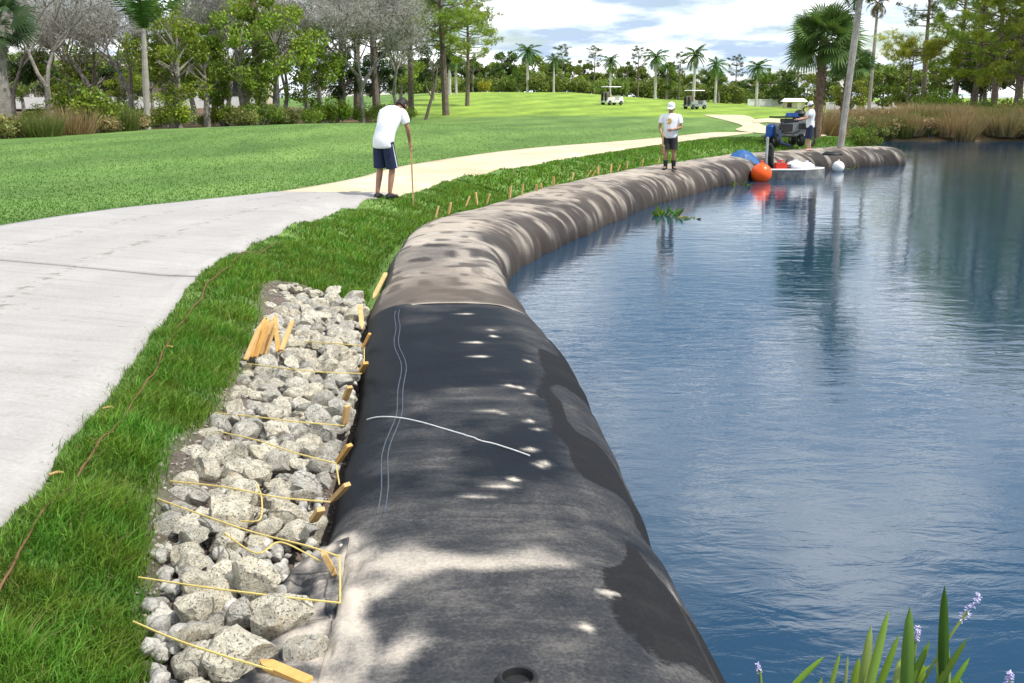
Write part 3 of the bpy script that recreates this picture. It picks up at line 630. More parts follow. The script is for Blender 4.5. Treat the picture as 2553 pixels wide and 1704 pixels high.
# gravel between
gm = MB(); gy = NR.uniform(2.4, 10.6, 4200); gl_ = np.interp(gy, ROCKL[:, 0], ROCKL[:, 1]) - 0.02; gr_ = np.array([tube_left(y) for y in gy]) + 0.05
gx = gl_ + (gr_ - gl_) * NR.random(4200); gz = hfun(gx, gy)
for x, y, z in zip(gx, gy, gz):
    r = R.uniform(0.003, 0.012); M = Matrix.Rotation(R.uniform(0, 6), 3, 'Z') @ Matrix.Rotation(R.uniform(0, 6), 3, 'X'); gm.box((x, y, z + r * 0.2), (2 * r, 1.6 * r, 1.3 * r), M, 0.6)
tag(gm.build('gravel', pm('gravel_stone', (0.17, 0.15, 0.125), (0.36, 0.33, 0.29), 12, 0.95, 0)), 'fine pale gravel and grit between the rocks', 'gravel', kind='stuff')

# ------------------------------------------------------------------ wooden stakes and twine
M_wood = pm('raw_pine', (0.52, 0.27, 0.07), (0.68, 0.40, 0.13), 14, 0.75, 0.3)
M_wood2 = pm('weathered_pine', (0.48, 0.29, 0.11), (0.64, 0.43, 0.19), 14, 0.8, 0.3)
M_twine = pm('yellow_twine', (0.50, 0.38, 0.10), (0.66, 0.53, 0.20), 40, 0.85, 0)
def stake(a, b, w, t, mat, label, group=None):
    a, b = Vector(a), Vector(b); d = b - a; Ln = d.length; M = d.to_track_quat('Z', 'Y').to_matrix()
    m = MB(); pr = [(0.0, 0.18), (0.16, 1.0), (0.97, 1.0), (1.0, 0.86)]
    rings = []
    for f, k in pr:
        V = [M @ Vector((sx * w / 2 * k, sy * t / 2 * (0.5 + 0.5 * k), f * Ln)) for sx, sy in ((-1, -1), (1, -1), (1, 1), (-1, 1))]; rings.append(V)
    V = [v for r in rings for v in r]; Fs = [(3, 2, 1, 0), (12, 13, 14, 15)]
    for i in range(3):
        for k in range(4): p = i * 4 + k; q = i * 4 + (k + 1) % 4; Fs.append((p, q, q + 4, p + 4))
    m.add(V, Fs); o = m.build('wooden_stake', mat); o.location = a
    return tag(o, label, 'stake', group)
ST = [((930, 745), (962, 682), 'long tan stake leaning on the muddy tube end above the rocks'), ((903, 822), (898, 762), 'upright stake at the corner where the muddy tube meets the black one'),
      ((902, 872), (922, 832), 'short stake tilted right, second below the tube joint'), ((898, 932), (912, 905), 'stubby orange stake with twine knotted at its foot, third below the joint'),
      ((858, 1002), (872, 965), 'short tilted stake above the pair level with the white string'), ((858, 1062), (866, 1012), 'upright stake at the left end of the white string'),
      ((838, 1158), (872, 1110), 'slanted orange stake just below the white string'), ((825, 1252), (866, 1208), 'slanted tan stake holding the twine below the white string'),
      ((778, 1302), (800, 1270), 'half buried stake tip poking from the rocks near the tube'), ((838, 1438), (806, 1378), 'thin stake leaning left beside the upright twine loop'),
      ((650, 1650), (770, 1702), 'large fresh orange stake lying at the bottom edge of the rocks')]
for i, (pb, pt, lab) in enumerate(ST):
    zb = 0.60 if i < 10 else 0.64; zt = zb + (0.14 if i < 9 else 0.12) if i < 10 else 0.66
    stake(G(*pb, zb), G(*pt, zt), 0.042 if i != 10 else 0.048, 0.022, M_wood if i in (2, 3, 6, 10) else M_wood2, lab, 'wooden stakes along the tube edge')
FS = [(1085, 543), (1118, 532), (1160, 514), (1190, 508), (1213, 506), (1270, 494), (1300, 486), (1338, 478), (1352, 472), (1380, 462), (1425, 448), (1462, 440), (1475, 438), (1492, 433), (1522, 428), (1540, 424), (1562, 419), (1600, 413), (1640, 407)]
for i, (x, y) in enumerate(FS):
    b = G(x, y + 4, 0.66); R_ = R.uniform(-0.06, 0.09)
    stake(b, b + Vector((R_ + 0.03, R.uniform(-0.03, 0.03), R.uniform(0.16, 0.26))), 0.05, 0.025, M_wood2, 'small wooden stake in the row between lush turf and the muddy tube', 'row of small stakes at the far turf edge')
# bundle propped on the rocks
bl = ['outermost left stake of the bundle propped on the rocks'] + ['stake packed inside the bundle propped on the rocks'] * 6 + ['right hand stake of the bundle, splayed to form the left arm of a V', 'loose stake forming the right arm of a V beside the bundle']
for i in range(9):
    if i < 7: a = G(612 + i * 8, 898 - i * 2.5, 0.70); b = G(652 + i * 6, 806 - (i % 3) * 4, 0.93)
    elif i == 7: a = G(690, 882, 0.70); b = G(682, 800, 0.92)
    else: a = G(694, 882, 0.72); b = G(724, 804, 0.90)
    stake(b + Vector((0, (i % 3) * 0.05, (i % 2) * 0.02)), a + Vector((0, (i % 3) * 0.05, 0)), 0.034, 0.02, M_wood if i % 2 else M_wood2, bl[i], 'bundle of new stakes on the rocks')
TW = [([(580, 902), (700, 918), (800, 928), (902, 932)], 'twine from the bundle foot to the third stake below the joint'), ([(760, 852), (850, 858), (902, 862)], 'short twine to the second stake below the tube joint'),
      ([(535, 1030), (640, 1040), (740, 1052), (858, 1062)], 'twine running to the stake at the end of the white string'), ([(552, 1078), (640, 1098), (730, 1128), (838, 1156)], 'sagging twine to the slanted stake below the white string'),
      ([(425, 1200), (560, 1215), (690, 1240), (824, 1252)], 'twine above the brown stained boulder'), ([(392, 1244), (520, 1290), (640, 1330), (760, 1360), (846, 1388)], 'long slack twine crossing the lower rocks diagonally'),
      ([(640, 1208), (652, 1240), (648, 1295), (600, 1300)], 'loose twine end hanging beside the brown boulder'), ([(846, 1384), (848, 1440), (848, 1504)], 'twine upright between two lines near the fabric skirt'),
      ([(345, 1440), (520, 1466), (700, 1488), (850, 1504)], 'tight straight twine across the near rocks'), ([(332, 1550), (430, 1592), (540, 1630), (680, 1672)], 'lowest twine slanting from the turf to the large fresh stake'),
      ([(560, 1330), (640, 1380), (700, 1352), (800, 1400)], 'tangled twine loop lying on the lower rocks'), ([(908, 872), (908, 905)], 'twine link between the second and third stakes below the joint'), ([(838, 1158), (846, 1208)], 'twine link between the two slanted stakes')]
for pts, lab in TW:
    P3 = [G(x, y, 0.715 + (0.0 if 0 < i < len(pts) - 1 else -0.03)) for i, (x, y) in enumerate(pts)]
    Cc = catmull([tuple(p) for p in P3], 6) if len(P3) > 2 else [tuple(p) for p in P3]
    tag(MB().tube([Vector(p) for p in Cc], 0.0042, 5).build('twine', M_twine), 'yellow ' + lab, 'twine', 'yellow twine lines over the rocks')
pts = [(-60, 1520), (0, 1428), (100, 1292), (220, 1152), (330, 1010), (430, 862), (510, 742), (560, 690), (620, 640), (700, 602)]
Cc = catmull([tuple(G(x, y, 0.86)) for x, y in pts], 8)
tag(MB().tube([Vector((p[0], p[1], hz(p[0], p[1]) + 0.066 + 0.004 * math.sin(i * 1.7))) for i, p in enumerate(Cc)], 0.005, 5).build('cord', pm('rust_cord', (0.14, 0.06, 0.032), (0.22, 0.105, 0.06), 30, 0.9, 0)), 'thin rusty red cord lying along the turf parallel to the path', 'cord')
M_leaf = pm('dry_leaf', (0.5, 0.30, 0.11), (0.66, 0.44, 0.2), 10, 0.7, 0.2)
for (x, y), lab in (((138, 1166), 'curled orange dry leaf on the turf, nearest the camera'), ((268, 1012), 'curled orange dry leaf on the turf, middle one'), ((421, 871), 'curled pale dry leaf on the turf, farthest of three')):
    p = G(x, y, 0.88); V = []; Fs = []
    for i in range(7):
        t = i / 6; w = 0.018 * math.sin(PI * (0.08 + 0.86 * t))
        for j in (-1, -0.4, 0.4, 1): V.append((w * j, 0.065 * (t - 0.5), 0.014 * abs(j) ** 1.5 + 0.005 * math.sin(PI * t * 1.4)))
    for i in range(6):
        for j in range(3): a = i * 4 + j; Fs.append((a, a + 1, a + 5, a + 4))
    o = npmesh('fallen_leaf', V, Fs, M_leaf, smooth=True); o.modifiers.new('s', 'SOLIDIFY').thickness = 0.002
    o.location = (p.x, p.y, hz(p.x, p.y) + 0.035); o.rotation_euler = (0.1, 0.12, R.uniform(0, 6)); tag(o, lab, 'leaf')

# ------------------------------------------------------------------ turf blades
MG = foliage('turf_grass', 0.0, 0.28, 0.6)
def blades(name, X, Y, Hh, Wd, colr, lean=(0.25, -0.05), label='', parent=None, zadd=0.0, jl=0.5):
    n = len(X); Z = hfun(X, Y) + zadd; a = NR.uniform(0, 2 * PI, n); dx, dy = np.cos(a) * Wd / 2, np.sin(a) * Wd / 2
    lx = (lean[0] + NR.normal(0, jl, n)) * Hh; ly = (lean[1] + NR.normal(0, jl, n)) * Hh
    b0 = np.stack([X - dx, Y - dy, Z - 0.008], 1); b1 = np.stack([X + dx, Y + dy, Z - 0.008], 1)
    m0 = np.stack([X - dx * 0.75 + lx * 0.35, Y - dy * 0.75 + ly * 0.35, Z + Hh * 0.6], 1); m1 = np.stack([X + dx * 0.75 + lx * 0.35, Y + dy * 0.75 + ly * 0.35, Z + Hh * 0.6], 1)
    tp = np.stack([X + lx, Y + ly, Z + Hh * 0.92], 1)
    V = np.stack([b0, b1, m0, m1, tp], 1).reshape(-1, 3); I = np.arange(n)[:, None] * 5
    T = np.concatenate([I + np.array([[0, 1, 3]]), I + np.array([[0, 3, 2]]), I + np.array([[2, 3, 4]])], 0)
    o = npmesh(name, V, T, MG, parent, False, np.repeat(colr, 5, 0))
    return tag(o, label, 'grass', kind='stuff')
def bank_pts(y0, y1, dens):
    ys = np.linspace(y0, y1, 60); Pr, _ = resample(PIN, 0.1); xi = np.interp(ys, Pr[:, 1], Pr[:, 0])
    Tl = CLr - CLn * 0.93; k = np.argsort(Tl[:, 1]); xt = np.interp(ys, Tl[k, 1], Tl[k, 0])
    xr = np.where(ys < 10.75, np.interp(ys, ROCKL[:, 0], ROCKL[:, 1]), xt); ar = float(np.sum(np.maximum(0, xr - xi)) * (ys[1] - ys[0])); n = int(ar * dens)
    pdf = np.maximum(0.01, xr - xi); cdf = np.cumsum(pdf); cdf /= cdf[-1]; u = NR.random(n); yy = np.interp(u, np.r_[0, cdf], np.r_[ys[0], ys])
    a = np.interp(yy, ys, xi) + 0.0; b = np.interp(yy, ys, xr); t = NR.random(n); return a + (b - a) * t + 0.03 * NR.normal(0, 1, n), yy, t
gb = np.array((0.072, 0.215, 0.022)); 
BX, BY, BH, BW, BC = [], [], [], [], []
for y0, y1, dens, hh, ww in ((1.9, 4.5, 19000, 0.074, 0.0052), (4.5, 8, 9500, 0.070, 0.0062), (8, 13, 4200, 0.065, 0.009), (13, 22, 1700, 0.07, 0.014), (22, 44, 420, 0.08, 0.03)):
    x, y, t = bank_pts(y0, y1, dens)
    cl = vnoise(x, y, 3.2, 41); cl2 = vnoise(x, y, 9.0, 42)
    keep = NR.random(len(x)) < 0.45 + 0.9 * cl2; x, y, t, cl, cl2 = x[keep], y[keep], t[keep], cl[keep], cl2[keep]
    edge = sstep(0.0, 0.28, t)
    BX.append(x); BY.append(y); BH.append(hh * (0.35 + 0.75 * edge) * (0.4 + 1.25 * cl) * NR.uniform(0.5, 1.35, len(x))); BW.append(np.full(len(x), ww) * NR.uniform(0.7, 1.3, len(x)))
    base = gb[None] * (0.75 + 0.7 * NR.random((len(x), 1))) * (0.8 + 0.5 * cl[:, None]); base[:, 0] *= 0.8 + 0.9 * cl2; 
    base = base * edge[:, None] + (1 - edge[:, None]) * np.array((0.10, 0.22, 0.045)) * NR.uniform(0.8, 1.3, (len(x), 1))
    dry = NR.random(len(x)) < 0.05; base[dry] = np.array((0.22, 0.2, 0.07)); BC.append(base)
blades('turf_grass', np.concatenate(BX), np.concatenate(BY), np.concatenate(BH), np.concatenate(BW), np.concatenate(BC), label='lush thick green turf on the bank between path and tube')
# short fairway grass beyond the path
n = 150000; yv = 12 + 50 * NR.random(n) ** 2.0; Pr, _ = resample(POUT, 0.1); xo = np.interp(yv, Pr[:, 1], Pr[:, 0]); xv = xo - 0.02 - 16 * NR.random(n) ** 1.2
ok = (xv > -0.55 * yv - 1.5) & (NR.random(len(xv)) > ((yv - 12) / 50) ** 0.7); xv, yv = xv[ok], yv[ok]; cl = vnoise(xv, yv, 0.6, 51)
blades('fairway_grass', xv, yv, (0.022 + 0.018 * cl) * NR.uniform(0.6, 1.4, len(xv)), np.full(len(xv), 0.02), np.array((0.15, 0.27, 0.066))[None] * (0.85 + 0.3 * NR.random((len(xv), 1))) * (0.75 + 0.5 * cl[:, None]), label='short mown grass on the slope beyond the path')

# ------------------------------------------------------------------ trees
M_fol = foliage('tree_leaves', 0.4, 0.32); M_palm = foliage('palm_fronds', 0.3, 0.25, 0.45); M_needle = foliage('pine_needles', 0.3, 0.35)
M_shrub = foliage('shrub_leaves', 0.4, 0.3); M_reed = foliage('reed_blades', 0.3, 0.25)
M_bark = pm('grey_bark', (0.14, 0.125, 0.11), (0.30, 0.275, 0.245), 5, 0.9, 0.6, bd=0.05)
M_bark2 = pm('pine_bark', (0.10, 0.078, 0.062), (0.22, 0.175, 0.145), 5, 0.9, 0.6, bd=0.05)
M_pale = pm('pale_palm_trunk', (0.40, 0.38, 0.34), (0.56, 0.53, 0.48), 3, 0.85, 0.3, bd=0.03)
M_twig = pm('grey_twigs', (0.27, 0.262, 0.24), (0.42, 0.41, 0.38), 2, 0.9, 0)
M_sabal = pm('sabal_trunk', (0.10, 0.065, 0.04), (0.24, 0.165, 0.11), 6, 0.95, 0.7, bd=0.05)
M_dtrunk = pm('grey_palm_trunk', (0.24, 0.22, 0.19), (0.42, 0.39, 0.35), 4, 0.9, 0.5, bd=0.04)

def leaf_quads(C, size, rng, updir=None, asp=0.55):
    """rhombic leaves with random attitude at the points C"""
    n = len(C); d = rng.normal(0, 1, (n, 3)); d /= np.linalg.norm(d, axis=1)[:, None]
    if updir is not None: d = d + np.array(updir); d /= np.linalg.norm(d, axis=1)[:, None]
    e = np.cross(d, rng.normal(0, 1, (n, 3))); e /= np.linalg.norm(e, axis=1)[:, None] + 1e-9
    s_ = size * rng.uniform(0.6, 1.4, (n, 1))
    V = np.stack([C - d * s_ * 0.5, C + e * s_ * asp * 0.5, C + d * s_ * 0.5, C - e * s_ * asp * 0.5], 1).reshape(-1, 3)
    return V, (np.arange(n)[:, None] * 4 + np.array([[0, 1, 2, 3]]))
def shell_pts(rng, c, r, n, inner=0.35):
    d = rng.normal(0, 1, (n, 3)); d /= np.linalg.norm(d, axis=1)[:, None]
    q = (inner + (1 - inner) * rng.random((n, 1)) ** 0.5) * (1 + 0.18 * np.sin(d[:, :1] * 5 + d[:, 1:2] * 4 + c[0]))
    return np.array(c) + d * q * np.array(r)
def colors(rng, n, base, var=0.3, per=4):
    c = np.array(base)[None] * rng.uniform(1 - var, 1 + var, (n, 1)); c[:, 0] *= rng.uniform(0.8, 1.3, n); return np.repeat(c, per, 0)
def broadleaf(seed, H, rad, th, leaf, n, base, cat=None, name='broadleaf_tree', nclump=22, flat=0.75, bark=M_bark, fmat=M_fol):
    rng = np.random.default_rng(seed); rr = random.Random(seed); root = empty(name)
    tr = MB(); top = Vector((rr.uniform(-.3, .3), rr.uniform(-.3, .3), H * 0.72)); r0 = 0.035 * H * 0.6 + 0.05
    tr.tube([(0, 0, -0.4), (0.05, 0, th * 0.5), (top.x * .4, top.y * .4, th), tuple(top)], [r0 * 1.25, r0, r0 * 0.8, r0 * 0.25], 8)
    Vs, Fs, Cs, k0 = [], [], [], 0
    for i in range(nclump):
        a = rr.uniform(0, 2 * PI); zz = rr.uniform(0, 1); rw = rad * (0.35 + 0.65 * math.sin(PI * (0.12 + 0.8 * zz))) * rr.uniform(0.35, 0.95)
        c = (rw * math.cos(a), rw * math.sin(a), th * 0.85 + (H - th * 0.85) * (0.08 + 0.84 * zz)); cr = rad * rr.uniform(0.16, 0.38)
        tr.tube([(top.x * .3, top.y * .3, max(th * 0.7, c[2] * 0.7)), (c[0] * .5, c[1] * .5, c[2] * 0.85), c], [r0 * 0.4, r0 * 0.22, r0 * 0.06], 5, False)
        m = int(n / nclump); P = shell_pts(rng, c, (cr, cr, cr * flat), m); V, Q = leaf_quads(P, leaf, rng)
        Vs.append(V); Fs.append(Q + k0); k0 += len(V); tone = rr.uniform(0.7, 1.35); Cs.append(colors(rng, m, np.array(base) * tone, 0.35))
    tr.build('trunk', bark, root); npmesh('crown', np.concatenate(Vs), np.concatenate(Fs), fmat, root, False, np.concatenate(Cs)); return root
def tufts(rng, P, ln, nn, wid, base, up=0.35):
    n = len(P) * nn; C = np.repeat(P, nn, 0); d = rng.normal(0, 1, (n, 3)); d[:, 2] += up; d /= np.linalg.norm(d, axis=1)[:, None]
    e = np.cross(d, rng.normal(0, 1, (n, 3))); e /= np.linalg.norm(e, axis=1)[:, None] + 1e-9; l = ln * rng.uniform(0.6, 1.2, (n, 1))
    V = np.stack([C - e * wid, C + e * wid, C + d * l], 1).reshape(-1, 3); return V, np.arange(n)[:, None] * 3 + np.array([[0, 1, 2]]), n
def pine(seed, H, base=(0.11, 0.165, 0.04), rad=2.6, low=0.45, nb=34, name='pine_tree', bark=M_bark2, r0=None, tn=16):
    rng = np.random.default_rng(seed); rr = random.Random(seed); root = empty(name); tr = MB(); r0 = r0 or 0.013 * H + 0.05
    bx, by = rr.uniform(-.4, .4), rr.uniform(-.4, .4)
    tp = lambda f: Vector((bx * math.sin(f * 2.2), by * f * f, H * f))
    tr.tube([(0, 0, -0.4)] + [tp(f) for f in (0.02, 0.2, 0.4, 0.6, 0.8, 0.97)], [r0 * 1.3, r0 * 1.15, r0, r0 * 0.85, r0 * 0.65, r0 * 0.4, r0 * 0.1], 8)
    Vs, Fs, Cs, k0 = [], [], [], 0
    for i in range(nb):
        f = low + (0.98 - low) * (i + rr.random()) / nb; s0 = tp(f); a = i * 2.4 + rr.uniform(-.5, .5); sh = math.sin(PI * min(1, max(0.12, (1.06 - f) / (1.06 - low)) ** 0.8 * 0.72)) 
        ln = rad * (0.25 + 0.8 * sh) * rr.uniform(0.5, 1.1); up = rr.uniform(0.05, 0.55)
        e = s0 + Vector((math.cos(a) * ln, math.sin(a) * ln, ln * up)); mid = s0.lerp(e, 0.5) + Vector((0, 0, -0.08 * ln)); tr.tube([s0, mid, e], [r0 * 0.28, r0 * 0.17, 0.015], 4, False)
        for j in range(rr.randint(2, 4)):
            c = mid.lerp(e, rr.uniform(0.25, 1.1)) + Vector((rr.gauss(0, .3), rr.gauss(0, .3), rr.uniform(-0.05, .35))) * rad * 0.22
            cr = rad * rr.uniform(0.13, 0.24); P = shell_pts(rng, tuple(c), (cr, cr, cr * 0.55), 22, 0.1); V, T, m = tufts(rng, P, 0.26, tn, 0.014, base)
            Vs.append(V); Fs.append(T + k0); k0 += len(V); Cs.append(colors(rng, m, np.array(base) * rr.uniform(0.65, 1.4), 0.3, 3))
    tr.build('trunk', bark, root); npmesh('crown', np.concatenate(Vs), np.concatenate(Fs), M_needle, root, False, np.concatenate(Cs)); return root
def bare_tree(seed, H, spread=0.55, name='bare_tree', moss=0.35):
    rng = np.random.default_rng(seed); rr = random.Random(seed); root = empty(name); tr = MB(); tips = []
    def grow(p, d, ln, r, lev):
        q = p + d * ln; m = p.lerp(q, 0.5) + Vector((rr.gauss(0, .06), rr.gauss(0, .06), rr.gauss(0, .04))) * ln
        tr.tube([p, m, q], [r, r * 0.85, r * 0.66], 6 if lev < 2 else 4, False)
        if lev >= 2: tips.extend([(m, r), (q, r)])
        if lev >= 5: return
        for k in range(rr.choice((2, 3, 3)) if lev < 4 else 3):
            a = rr.uniform(0, 2 * PI); t = rr.uniform(0.35, 0.95) * spread * (1.4 if lev else 1.0)
            nd = (d + Vector((math.cos(a), math.sin(a), rr.uniform(-0.25, 0.3))) * t); nd.normalize(); grow(q, nd, ln * rr.uniform(0.68, 0.95), r * rr.uniform(0.5, 0.68), lev + 1)
    grow(Vector((0, 0, -0.3)), Vector((rr.uniform(-.12, .12), rr.uniform(-.12, .12), 1)).normalized(), H * 0.19, 0.013 * H + 0.03, 0)
    tr.build('trunk', M_bark, root)
    P = np.array([tuple(t[0]) for t in tips]); P = np.repeat(P, 21, 0) + rng.normal(0, 0.27, (len(P) * 21, 3))
    n = len(P); d = rng.normal(0, 1, (n, 3)); d[:, 2] += 0.2; d /= np.linalg.norm(d, axis=1)[:, None]; e = np.cross(d, rng.normal(0, 1, (n, 3))); e /= np.linalg.norm(e, axis=1)[:, None] + 1e-9
    l = rng.uniform(0.2, 0.55, (n, 1)); V = np.stack([P - e * 0.008, P + e * 0.008, P + d * l], 1).reshape(-1, 3)
    npmesh('twigs', V, np.arange(n)[:, None] * 3 + np.array([[0, 1, 2]]), M_twig, root); 
    if moss:
        m = int(n * moss * 0.35); Q = P[rng.integers(0, n, m)]; V, Qd = leaf_quads(Q, 0.15, rng, (0, 0, -0.6), 0.4)
        npmesh('moss', V, Qd, M_fol, root, False, colors(rng, m, (0.20, 0.20, 0.125), 0.35))
    return root
def frond(rng, az, el, ln, droop, width, npair, base, o, k0, Vs, Fs, Cs, tilt=0.5, lw=0.035):
    d = np.array((math.cos(az), math.sin(az))); t = np.linspace(0, 1, npair); ang = el - droop * t
    dr = np.cumsum(np.cos(ang)) * ln / npair; dz = np.cumsum(np.sin(ang)) * ln / npair
    P = np.stack([o[0] + d[0] * dr, o[1] + d[1] * dr, o[2] + dz], 1); side = np.array((-d[1], d[0], 0))
    tang = np.stack([d[0] * np.cos(ang), d[1] * np.cos(ang), np.sin(ang)], 1)
    V, T = [], []
    rw = 0.03 * (1 - 0.8 * t) + 0.004; base_i = k0
    V.append(P - side * rw[:, None]); V.append(P + side * rw[:, None]); m = npair
    for i in range(m - 1): T += [(i, m + i, m + i + 1), (i, m + i + 1, i + 1)]
    off = 2 * m
    for sg in (-1, 1):
        w = width * np.sin(PI * (0.1 + 0.86 * t)) * rng.uniform(0.8, 1.15, m)
        tip = P + (side * sg * 0.85 + tang * 0.55 + np.array((0, 0, -tilt)) + rng.normal(0, 0.13, (m, 3))) * w[:, None]
        a = P - tang * lw; b = P + tang * lw; V.append(np.stack([a, b, tip], 1).reshape(-1, 3))
        for i in range(m): T.append((off + i * 3, off + i * 3 + 1, off + i * 3 + 2))
        off += 3 * m
    V = np.concatenate(V); Vs.append(V); Fs.append(np.array(T) + k0); Cs.append(np.array(base)[None] * rng.uniform(0.75, 1.3, (len(V), 1))); return k0 + len(V)
def feather_palm(seed, H, ln, nf, base, trunk=M_pale, r0=0.22, crownshaft=True, lean=(0, 0), curve=0.0, name='royal_palm', elr=(-0.5, 1.35), droop=1.3, tilt=0.5, npair=30, lw=0.04, bulge=1.15):
    rng = np.random.default_rng(seed); rr = random.Random(seed); root = empty(name); tr = MB()
    pts = [Vector((lean[0] * f + curve * math.sin(PI * f), lean[1] * f, H * f)) for f in np.linspace(0, 1, 9)]; pts[0].z = -0.5
    tr.tube(pts, [r0 * k for k in (1.35, 1.1, 1.0, bulge, bulge, 1.05, 0.95, 0.85, 0.75)], 10); tr.build('trunk', trunk, root)
    o = pts[-1]; hz_ = o.z
    if crownshaft:
        cs = MB().tube([o + Vector((0, 0, -0.05)), o + Vector((0, 0, 0.5)), o + Vector((0, 0, 1.1))], [r0 * 0.78, r0 * 0.72, r0 * 0.3], 10); cs.build('crownshaft', M_cshaft, root); hz_ += 0.95
    Vs, Fs, Cs, k0 = [], [], [], 0
    for i in range(nf):
        el = elr[0] + (elr[1] - elr[0]) * ((i * 0.7549) % 1.0); k0 = frond(rng, i * 2 * PI * 0.5698 + rr.uniform(-.2, .2), el, ln * rr.uniform(0.85, 1.1), droop * rr.uniform(0.8, 1.2), ln * 0.26, npair, np.array(base) * rr.uniform(0.75, 1.25), (o.x, o.y, hz_), k0, Vs, Fs, Cs, tilt, lw)
    npmesh('crown', np.concatenate(Vs), np.concatenate(Fs), M_palm, root, False, np.concatenate(Cs)); return root
M_cshaft = pm('green_crownshaft', (0.09, 0.17, 0.04), (0.14, 0.23, 0.06), 4, 0.5, 0)
def fan_palm(seed, H, ln, nl, base, r0=0.2, lean=(0, 0), name='sabal_palm', trunk=None):
    rng = np.random.default_rng(seed); rr = random.Random(seed); root = empty(name); tr = MB()
    pts = [Vector((lean[0] * f * f, lean[1] * f, H * f)) for f in np.linspace(0, 1, 10)]; pts[0].z = -0.4
    tr.tube(pts, [r0 * (1.1 + 0.06 * math.sin(i * 2.3) + (0.25 if i > 7 else 0)) for i in range(10)], 10)
    for i in range(46):
        f = 0.35 + 0.63 * i / 46; p = Vector((lean[0] * f * f, lean[1] * f, H * f)); a = i * 2.4; q = Vector((math.cos(a), math.sin(a), 0)); tr.box(p + q * r0 * 1.1 + Vector((0, 0, 0.05)), (0.05, 0.05, 0.2), Matrix.Rotation(a, 3, 'Z') @ Matrix.Rotation(0.5, 3, 'Y'))
    tr.build('trunk', trunk or M_sabal, root); o = np.array(tuple(pts[-1])); Vs, Fs, Cs, k0 = [], [], [], 0
    for i in range(nl):
        az = i * 2 * PI * 0.5698 + rr.uniform(-.25, .25); el = math.asin(-0.62 + 1.6 * ((i * 0.7549) % 1.0)); L_ = ln * rr.uniform(0.75, 1.1)
        d = np.array((math.cos(az) * math.cos(el), math.sin(az) * math.cos(el), math.sin(el))); hub = o + d * L_ * 0.5; sd = np.array((-math.sin(az), math.cos(az), 0)); rl = rr.uniform(-1.3, 1.3); u0 = np.cross(d, sd); sd = sd * math.cos(rl) + u0 * math.sin(rl); upv = np.cross(d, sd)
        V = [o - sd * 0.02, o + sd * 0.02, hub + sd * 0.015, hub - sd * 0.015]; T = [(0, 1, 2), (0, 2, 3)]
        nb = 23
        for k in range(nb):
            a = -1.75 + 3.5 * k / (nb - 1); e = d * math.cos(a) + sd * math.sin(a) - upv * 0.0; bl = L_ * 0.55 * (0.75 + 0.3 * math.cos(a)) * rr.uniform(0.85, 1.1)
            dv = sd * math.cos(a) - d * math.sin(a); m_ = hub + e * bl * 0.6; tip = hub + e * bl + np.array((0, 0, -0.14 * bl * rr.uniform(0.5, 1.6)))
            q = len(V); V += [hub, m_ - dv * 0.022 * L_, m_ + dv * 0.022 * L_, tip]; T += [(q, q + 1, q + 2), (q + 1, q + 3, q + 2)]
        V = np.array(V); Vs.append(V); Fs.append(np.array(T) + k0); k0 += len(V); Cs.append(np.array(base)[None] * rr.uniform(0.7, 1.3) * rng.uniform(0.85, 1.15, (len(V), 1)))
    npmesh('crown', np.concatenate(Vs), np.concatenate(Fs), M_palm, root, False, np.concatenate(Cs)); return root
def shrub(seed, H, rad, leaf, n, base, name='shrub', nclump=9, upd=None, asp=0.5):
    rng = np.random.default_rng(seed); rr = random.Random(seed); root = empty(name); st = MB(); Vs, Fs, Cs, k0 = [], [], [], 0
    for i in range(nclump):
        a = rr.uniform(0, 6.28); rw = rad * math.sqrt(rr.random()) * 0.7; z = H * rr.uniform(0.3, 0.8) * (1 - 0.35 * rw / rad); c = (rw * math.cos(a), rw * math.sin(a), z); cr = rad * rr.uniform(0.28, 0.45)
        st.tube([(c[0] * .15, c[1] * .15, -0.15), (c[0] * .6, c[1] * .6, z * 0.5), c], [0.035, 0.025, 0.01], 5, False)
        m = n // nclump; P = shell_pts(rng, c, (cr, cr, min(cr, H * 0.32)), m, 0.2); P[:, 2] = np.maximum(P[:, 2], 0.02); V, Q = leaf_quads(P, leaf, rng, upd, asp)
        Vs.append(V); Fs.append(Q + k0); k0 += len(V); Cs.append(colors(rng, m, np.array(base) * rr.uniform(0.65, 1.4), 0.35))
    st.build('stem', M_bark, root); npmesh('foliage', np.concatenate(Vs), np.concatenate(Fs), M_shrub, root, False, np.concatenate(Cs)); return root
def grass_clump(seed, H, rad, n, base, wid=0.02, name='reed_clump'):
    rng = np.random.default_rng(seed); root = empty(name); a = rng.uniform(0, 6.28, n); r = rad * np.sqrt(rng.random(n)) * 0.6; X = r * np.cos(a); Y = r * np.sin(a); h = H * rng.uniform(0.5, 1.1, n)
    lx, ly = X * 0.8 + rng.normal(0, 0.2, n) * h, Y * 0.8 + rng.normal(0, 0.2, n) * h; b = rng.uniform(0, 6.28, n); dx, dy = np.cos(b) * wid, np.sin(b) * wid; z0 = np.zeros(n) - 0.1
    V = np.stack([np.stack([X - dx, Y - dy, z0], 1), np.stack([X + dx, Y + dy, z0], 1), np.stack([X + lx, Y + ly, h], 1)], 1).reshape(-1, 3)
    npmesh('blades', V, np.arange(n)[:, None] * 3 + np.array([[0, 1, 2]]), M_reed, root, False, colors(rng, n, base, 0.4, 3)); return root

